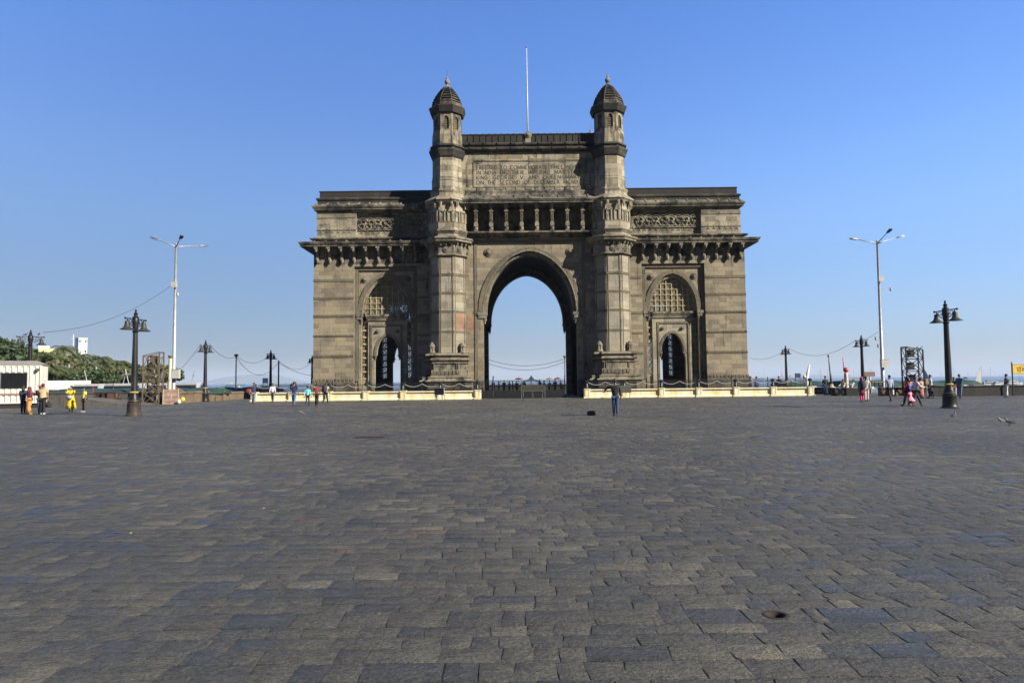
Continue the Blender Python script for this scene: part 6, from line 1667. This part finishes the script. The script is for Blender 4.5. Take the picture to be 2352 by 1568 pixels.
# cabin group
person(52.4, 950.4, 1.6, 20, 'person in a navy top and dark cropped trousers, leftmost of the cabin group', (.015, .02, .045), (.012, .015, .03), arms=((.3, .1, .4), (.5, .1, .6)), hair='long', group=gl, legs=(.05, -.05), at=onZ(53, 950.4))
person(0, 0, 1.52, -15, 'person in a maroon headscarf with orange trousers, hugging a friend', (.10, .012, .03), (.42, .2, .06), arms=((.3, .15, .9), (.9, .3, .5)), sleeve='long', hat=('scarf', (.12, .015, .02)), group=gl, at=onZ(66.5, 951), skirt=((.42, .2, .06), .06, .085), shoes=(.3, .2, .05))
person(0, 0, 1.62, 10, 'person in a coral brimmed hat and maroon top with blue jeans', (.11, .015, .03), (.03, .05, .10), arms=((.6, .3, .9), (.2, .1, .2)), sleeve='long', hat=('brim', (.48, .12, .09)), group=gl, at=onZ(78.5, 950.4) + Vector((.1, .3, 0)), legs=(.12, -.1))
op, hd = person(97.4, 951.2, 1.7, 5, 'person in a loose tan shirt and black trousers, holding a dark handbag', (.42, .30, .16), (.008, .008, .01), arms=((.08, .12, .2), (.0, .16, .1)), build=1.2, fat=.25, group=gl, legs=(.06, -.04), shoes=(.4, .4, .4))
def handbag(p, c, label, s=.16, mt=None, strap=.35):
    o = empty('handbag', p); tag(o, label, 'bag')
    M = MB(); M.rings([[(a * s * w, b * s * .45 * w, z) for a, b in ((-1, -1), (1, -1), (1.1, 0), (1, 1), (-1, 1), (-1.1, 0))] for z, w in ((-strap - s * 1.5, .8), (-strap - s * 1.4, 1), (-strap - s * .3, .9), (-strap, .6))]); M.build('bag_body', cloth(c), o, smooth=True)
    M = MB(); M.tube([(-s * .6, 0, -strap), (-s * .35, 0, -strap * .4), (0, 0, .01), (s * .35, 0, -strap * .4), (s * .6, 0, -strap)], .012, 5); M.build('strap', cloth(c), o, smooth=True)
    return o
handbag(world_of(op, hd[1]), (.018, .012, .012), 'dark handbag hanging from the hand of the person in tan', .14, strap=.14)
# woman in yellow, boy
op, hd = person(162.7, 945, 1.58, 196, 'person in a long flaring yellow dress holding up a phone', (.52, .37, .01), None, arms=((.9, .15, 1.3), (.8, .1, 1.4)), sleeve='long', hair='long', skirt=((.52, .37, .01), .12, .17), fat=.15, group=gl, headturn=.3)
q = world_of(op, (hd[0] + hd[1]) / 2); M = MB(); M.box(q.x - .04, q.x + .04, q.y - .01, q.y + .01, q.z, q.z + .15); tag(M.build('phone', plain('phone_black', (.01, .01, .012), .2)), 'phone raised in the hands of the person in yellow', 'phone')
b = handbag(world_of(op, (.05, .2, 1.12)), (.25, .28, .36), 'pale blue-grey shoulder bag worn across the yellow dress', .14, strap=.12)
person(192.5, 945.9, 1.48, 150, 'person in a bright yellow t-shirt and brown trousers, right of the yellow dress', (.62, .55, .09), (.04, .028, .022), arms=((.05, .14, .1), (.0, .14, .1)), fat=.12, group=gl, shoes=(.25, .25, .25))
# before the left parapet
op, hd = person(582.6, 927.8, 1.66, 192, 'person in a navy t-shirt on the phone, leftmost before the parapet', (.02, .028, .07), (.14, .16, .2), arms=((.3, .5, 2.3), (.1, .25, .6)), legs=(.18, -.12), knees=(.05, .15), group=gm_)
M = MB(); M.ball((0, 0, 0), .28, 12, 8, (1, .6, .8)); rb = M.build('shoulder_bag', cloth((.16, .02, .015)), smooth=True); rb.location = world_of(op, (.38, -.08, .98)); tag(rb, 'red bag slung behind the person in navy on the phone', 'bag')
person(626, 922.9, 1.58, 185, 'person in a white shirt and grey trousers, second from the left before the left parapet', (.50, .5, .56), (.07, .06, .055), sleeve='long', arms=((-.1, .15, .1), (.25, .15, .2)), legs=(.15, -.2), knees=(0, .1), group=gm_)
person(674.8, 932.7, 1.68, -6, 'person in a navy t-shirt and blue jeans walking away toward the parapet', (.008, .014, .065), (.05, .10, .22), arms=((-.1, .2, .2), (.1, .2, .3)), legs=(.12, -.16), knees=(0, .2), build=1.15, group=gm_)
person(706.5, 932.7, 1.4, -8, 'person in a bright cyan shirt and navy trousers walking away', (.16, .52, .60), (.012, .018, .04), sleeve='long', arms=((-.2, .22, .1), (.15, .12, .2)), legs=(-.16, .14), knees=(.2, 0), group=gm_)
person(727.3, 932.3, 1.54, 4, 'person in a maroon and white patterned shirt and black trousers', (.17, .03, .03), (.01, .01, .011), arms=((-.1, .12, .1), (.1, .12, .1)), legs=(.1, -.1), group=gm_)
op, hd = person(748, 927, 1.6, -12, 'person in a beige shirt with a dark backpack striding to the parapet', (.32, .29, .24), (.008, .008, .01), arms=((-.35, .1, .1), (.3, .1, .3)), legs=(-.3, .25), knees=(.25, 0), lean=.08, group=gm_)
def backpack(op, c, label, z=1.22, s=1.0):
    o = empty('backpack', world_of(op, (0, -.17, z)), op.rotation_euler.z); tag(o, label, 'backpack')
    M = MB(); M.rings([[(a * .16 * w * s, b * .1 * w * s - .03, zz * s) for a, b in ((-1, -1), (0, -1.25), (1, -1), (1, 1), (-1, 1))] for zz, w in ((-.28, .75), (-.2, 1), (.05, 1), (.2, .85), (.26, .5))]); M.build('pack', cloth(c), o, smooth=True)
    for x in (-.1, .1): M = MB(); M.tube([(x * s, .06, .2 * s), (x * s, .2, .26 * s), (x * s, .3, .1 * s)], .018, 5); M.build('strap', cloth(c), o, smooth=True)
backpack(op, (.022, .018, .02), 'dark backpack on the person in the beige shirt', 1.15)
# selfie man
op, hd = person(1414, 955, 1.62, -12, 'person in a black jumper and blue jeans holding out a phone, nearest in the middle', (.010, .010, .012), (.02, .045, .11), sleeve='long', arms=((.75, .95, .35), (.0, .15, .15)), legs=(.05, -.05), build=1.08, group='people on the plaza')
q = world_of(op, hd[0]); M = MB(); M.box(q.x - .06, q.x + .06, q.y - .01, q.y + .01, q.z - .02, q.z + .15); tag(M.build('phone', plain('phone_case', (.25, .2, .2), .3)), 'phone held out at arm length by the person in the black jumper', 'phone')
q = onZ(1359, 953.4); M = MB(); M.lathe((q.x, q.y, 0), [(.12, 0), (.21, .03), (.22, .1), (.19, .17), (.1, .205), (.001, .21)], 20, sx=1.0, sy=.85); M.box(q.x - .06, q.x + .02, q.y - .19, q.y - .17, .05, .13); tag(M.build('dark_sack', plain('sack_black', (.014, .014, .014), .7, var=.3), smooth=40), 'rounded black bag lying on the paving left of the person with the phone', 'bag')
# right side
person(1896.7, 907.6, 1.7, -10, 'person in a black jacket, dark cap and blue jeans right of the parapet end', (.012, .013, .015), (.02, .05, .13), sleeve='long', hat=('cap', (.02, .02, .022)), arms=((-.05, .12, .1), (.1, .12, .1)), legs=(.06, -.08), group=gr)
s1 = onY(1885, 900, 62.5); person(0, 0, 1.62, 130, 'seated person in a pale shirt with long dark hair on the dark ledge', (.42, .4, .3), (.02, .02, .025), sit=True, hair='long', arms=((.6, .1, .8), (.6, .1, .8)), sleeve='long', at=Vector((30.1, 62.3, .14)), group='people sitting on the ledge')
person(0, 0, 1.62, 100, 'seated reader in a white shirt and blue jeans, knees up on the ledge', (.4, .42, .38), (.05, .09, .2), sit=True, arms=((.9, .1, .9), (.9, .1, .9)), sleeve='long', at=Vector((onY(1951, 900, 60.4).x, 60.1, .14)), lean=-.25, group='people sitting on the ledge')
op, hd = person(1980.4, 922.6, 1.58, -8, 'person in a grey hoodie with a navy backpack and pink leggings', (.2, .2, .21), (.55, .04, .16), sleeve='long', hair='long', hat=('scarf', (.5, .03, .06)), arms=((-.1, .12, .1), (.1, .12, .1)), legs=(-.08, .1), skirt=((.10, .012, .03), .30, .1), group=gr)
backpack(op, (.015, .02, .045), 'navy backpack on the person in the grey hoodie', 1.12)
person(1990.8, 921.8, 1.64, -20, 'person in a cream tunic and trousers walking beside the pink leggings', (.42, .38, .32), (.45, .41, .35), sleeve='long', long_shirt=.1, arms=((.2, .2, .3), (-.1, .2, .1)), legs=(-.12, .12), group=gr)
op, hd = person(2045, 921.3, 1.7, -4, 'person in a blue-grey shirt and black trousers carrying a white sheet', (.24, .28, .4), (.012, .014, .016), sleeve='long', arms=((.0, .12, .1), (.05, .12, .1)), legs=(-.2, .12), knees=(.45, 0), long_shirt=.04, group=gr)
q = world_of(op, hd[1]); M = MB(); M.box(q.x - .02, q.x + .06, q.y - .01, q.y + .01, q.z - .3, q.z + .02); tag(M.build('paper', plain('paper_white', (.5, .52, .55), .7)), 'white sheet hanging from the hand of the person in blue-grey', 'paper')
op, hd = person(2085, 931.7, 1.62, 62, 'person in a red top and blue scarf striding left', (.5, .02, .012), (.05, .01, .03), sleeve='long', hair='long', arms=((.2, .2, .3), (-.2, .1, .1)), legs=(.3, -.35), knees=(.1, .2), skirt=((.13, .01, .02), .3, .13), group=gr)
M = MB(); M.ball((0, 0, 0), .2, 10, 7, (.7, .4, 1.1)); rb = M.build('shoulder_bag', cloth((.03, .04, .32)), smooth=True); rb.location = world_of(op, (.2, -.1, .95)); tag(rb, 'bright blue bag at the hip of the person in red', 'bag')
person(2092, 932.7, .92, 30, 'small child in a pink frock between the person in red and the person in white', (.7, .22, .3), None, sleeve='short', skirt=((.7, .22, .3), .3, .26), arms=((.4, .6, .2), (.2, .8, .3)), legs=(.3, -.3), group=gr)
person(2097.5, 930.5, 1.0, -40, 'child in red and blue clothes beside the pink frock', (.5, .02, .02), (.02, .03, .3), sleeve='short', arms=((.2, .5, .2), (.2, .2, .3)), legs=(.2, -.2), group=gr)
person(2105, 932.2, 1.66, -95, 'person in a white shirt and black trousers striding right', (.5, .48, .53), (.010, .018, .018), sleeve='long', arms=((.2, .1, .8), (.5, .1, .9)), legs=(.42, -.4), knees=(.05, .3), build=1.1, group=gr)
person(2117, 914.5, 1.5, 200, 'person in a pink patterned dress by the lattice tower foot', (.42, .2, .17), (.3, .12, .1), sleeve='short', hair='long', skirt=((.3, .13, .11), .06, .13), fat=.3, group=gr)
person(2139.5, 914, 1.72, 75, 'person in a white t-shirt and dark trousers looking down near the sea wall', (.5, .52, .62), (.012, .016, .03), legs=(.22, -.25), arms=((.1, .1, .2), (.0, .1, .1)), lean=.08, group=gr)
person(2192.4, 913.9, 1.5, -30, 'child in a red skirted top and pale leggings behind the near right lamp', (.02, .02, .022), (.35, .35, .38), skirt=((.42, .015, .02), .42, .08), group=gr)
op, hd = person(2205.6, 914.5, 1.72, -65, 'person in denim blue photographing the harbour at the sea wall', (.04, .075, .13), (.07, .11, .17), sleeve='long', arms=((1.2, .1, .7), (1.2, .1, .7)), legs=(.08, -.08), build=1.15, group=gr)
q = world_of(op, (hd[0] + hd[1]) / 2); M = MB(); M.box(q.x - .05, q.x + .08, q.y - .05, q.y + .05, q.z, q.z + .1); M.lathe((q.x + .08, q.y, q.z + .05), [(.04, 0), (.045, .1), (.04, .11)], 10, 'x'); tag(M.build('camera', plain('camera_black', (.01, .01, .01), .4)), 'black camera held up by the person in denim', 'camera')
op, hd = person(2313, 911.9, 1.7, 70, 'person in a dark green jumper and white jeans standing by the yellow board', (.012, .026, .022), (.45, .45, .47), sleeve='long', arms=((.5, .1, 1.2), (.1, .1, .2)), legs=(.06, -.08), group=gr, shoes=(.02, .02, .025))
handbag(world_of(op, (.16, -.1, 1.15)), (.012, .014, .03), 'dark shoulder bag of the person in the green jumper', .12, strap=.2)
# visitors on the far side, seen through the gates and over the railing
gfar = 'visitors standing on the sea side beyond the arch'
gg = random.Random(21)
cols = [(.3, .3, .34), (.25, .05, .05), (.05, .08, .2), (.4, .38, .3), (.02, .02, .03), (.35, .15, .06), (.12, .2, .12), (.45, .45, .48)]
cn = ['grey', 'red', 'blue', 'cream', 'black', 'orange', 'green', 'white']
spots = [(1133, 0), (1146, 1), (1158, 4), (1170, 3), (1178, 2), (1187, 5), (1240, 4), (1250, 2), (1262, 7), (1288, 1), (1275, 4), (1204, 6)]
ordn = ['first', 'second', 'third', 'fourth', 'fifth', 'sixth', 'seventh', 'eighth', 'ninth', 'tenth', 'eleventh', 'twelfth']
rank = {p: i for i, p in enumerate(sorted(s[0] for s in spots))}
for px, ci in spots:
    Y = 82 + 8 * gg.random()
    person(0, 0, gg.uniform(1.55, 1.75), gg.uniform(0, 360), 'visitor in a %s top beyond the gates, %s from the left in the arch' % (cn[ci], ordn[rank[px]]), cols[ci], (.02, .02, .03), at=onY(px, 900, Y) * 1.0 - Vector((0, 0, onY(px, 900, Y).z)), sleeve='long' if ci % 2 else 'short', legs=(.1, -.1), group=gfar)
for px, ci, lb in ((1724, 4, 'visitor in black behind the railing just right of the gateway'), (1738, 2, 'visitor in blue behind the railing, left of the far right lamp'), (1790, 4, 'visitor in black behind the railing close to the far right lamp'), (752, 6, 'visitor in green behind the left railing by the gateway pier')):
    person(0, 0, 1.7, gg.uniform(0, 360), lb, cols[ci], (.02, .02, .03), at=Vector((onY(px, 900, 63.8).x, 63.8, .06)), sleeve='long', group='visitors behind the railings')

# ================================================================== BIRDS
def bird(loc, yaw, s, mt, label, group, name='pigeon', up=.35):
    o = empty(name, loc, R(yaw)); tag(o, label, 'bird', group); o.scale = (s, s, s)
    skinned('body', [((0, -.07, .115), .028, .024), ((0, 0, .125), .048, .045), ((0, .06, .15), .036, .036), ((0, .085, .2), .02, .02), ((0, .1, .235), .022, .022), ((0, .135, .23), .007, .006), ((0, -.16, .085), .026, .008)], [(0, 1), (1, 2), (2, 3), (3, 4), (4, 5), (0, 6)], mt, o, 1)
    for x in (-.022, .022):
        M = MB(); M.tube([(x, .0, .09), (x, .012, .0)], .006, 5); M.tube([(x, .0, .004), (x, .045, .003)], .004, 4); M.build('leg', plain('bird_leg', (.2, .08, .06), .6) if 'bird_leg' not in bpy.data.materials else bpy.data.materials['bird_leg'], o)
    for s_ in (-1, 1):
        M = MB(); M.rings([[(s_ * (.045 + .006 * q), y, z) for y, z in ((.05, .15), (.0, .165), (-.12, .12), (-.15, .1), (-.06, .1), (.03, .11))] for q in (0, 1)]); M.build('wing', mt, o)
    return o
pg = plain('pigeon_grey', (.035, .042, .055), .5, var=.4, scale=25); pw = plain('pigeon_pale', (.14, .13, .12), .6, var=.5, scale=18); pk = plain('crow_black', (.006, .006, .008), .4)
gp = 'pigeons on the paving'
bird(onZ(2191, 963), -60, 1.15, pg, 'dark pigeon standing upright right of the near right lamp', gp)
bird(onZ(2299, 973.5), 100, 1.0, pw, 'pale mottled pigeon pecking, left of the pair at the right edge', gp)
bird(onZ(2319, 978.5), 75, 1.1, pg, 'dark pigeon at the far right, beside the pale one', gp)
bird(onZ(693.5, 954), 90, 1.05, pw, 'mottled pigeon crouched on the paving, left of its twin', gp)
bird(onZ(700.5, 953.6), -80, 1.0, pg, 'grey pigeon on the paving close beside the mottled one', gp)
lp = lambda px, py, Y: onY(px, py, Y)
gc = 'crows and small birds perched high'
lamp5 = [o for o in bpy.data.objects if o.get('label', '').startswith('lamp with wide arms')][0].location
bird(lamp5 + Vector((-.42, 0, 5.01 * 1.12)), -60, 1.3, pk, 'crow perched on the left arm of the cabin lamp', gc, 'crow')
bird(lamp5 + Vector((.66, 0, 5.01 * 1.12)), 20, 1.3, pk, 'crow perched on the right arm of the cabin lamp', gc, 'crow')
bird(Vector((UC - 7.79 - 1.6, 64.2, ZF(23.18))), 90, 1.2, pk, 'crow perched on the left edge of the left turret cornice', gc, 'crow')
for px, lb in ((1581, 'small dark bird on the right wing parapet, left of three'), (1600.5, 'small dark bird on the right wing parapet, middle of three'), (1629.5, 'small dark bird on the right wing parapet, right of three')):
    bird(Vector((onY(px, 428, 66.7).x, 66.7, 20.24)), 40, 1.2, pk, lb, gc, 'crow')

# small litter on the paving
lit = plain('litter_white', (.22, .22, .2), .7); g = random.Random(5)
names_l = ['scrap of white paper on the near paving, lower left', 'tiny white scrap on the paving left of centre', 'white scrap on the paving in the middle distance', 'pale scrap on the paving toward the right']
for i, (px, py) in enumerate(((605, 1168), (300, 1225), (642, 945), (1935, 924))):
    q = onZ(px, py); s = .014 if py > 1000 else .035
    M = MB(); M.add([(q.x - s, q.y - s * .6, .004), (q.x + s, q.y - s * .3, .006), (q.x + s * .7, q.y + s * .7, .02), (q.x - s * .8, q.y + s * .5, .008)], [(0, 1, 2, 3)]); M.add([(q.x - s, q.y - s * .6, .003), (q.x + s, q.y - s * .3, .003), (q.x + s * .7, q.y + s * .7, .003), (q.x - s * .8, q.y + s * .5, .003)], [(0, 3, 2, 1)])
    tag(M.build('paper_scrap', lit if i < 3 else shoe_m), names_l[i] if i < 3 else 'small dark scrap on the paving left of the right-hand walkers', 'litter')

# ================================================================== AIR
M = MB(); M.box(-15000, 15000, -80, 15500, -6, 215)
hz = bpy.data.materials.new('air_haze'); hz.use_nodes = True; N, L = hz.node_tree.nodes, hz.node_tree.links
for n_ in list(N): 
    if n_.type != 'OUTPUT_MATERIAL': N.remove(n_)
pv = N.new('ShaderNodeVolumePrincipled'); pv.inputs['Density'].default_value = 1.0e-4; pv.inputs['Color'].default_value = (.62, .74, .92, 1); pv.inputs['Anisotropy'].default_value = .0
L.new(pv.outputs[0], [n_ for n_ in N if n_.type == 'OUTPUT_MATERIAL'][0].inputs['Volume'])
tag(M.build('haze', hz, uv=False), 'thin blue sea haze', 'haze', kind='stuff')
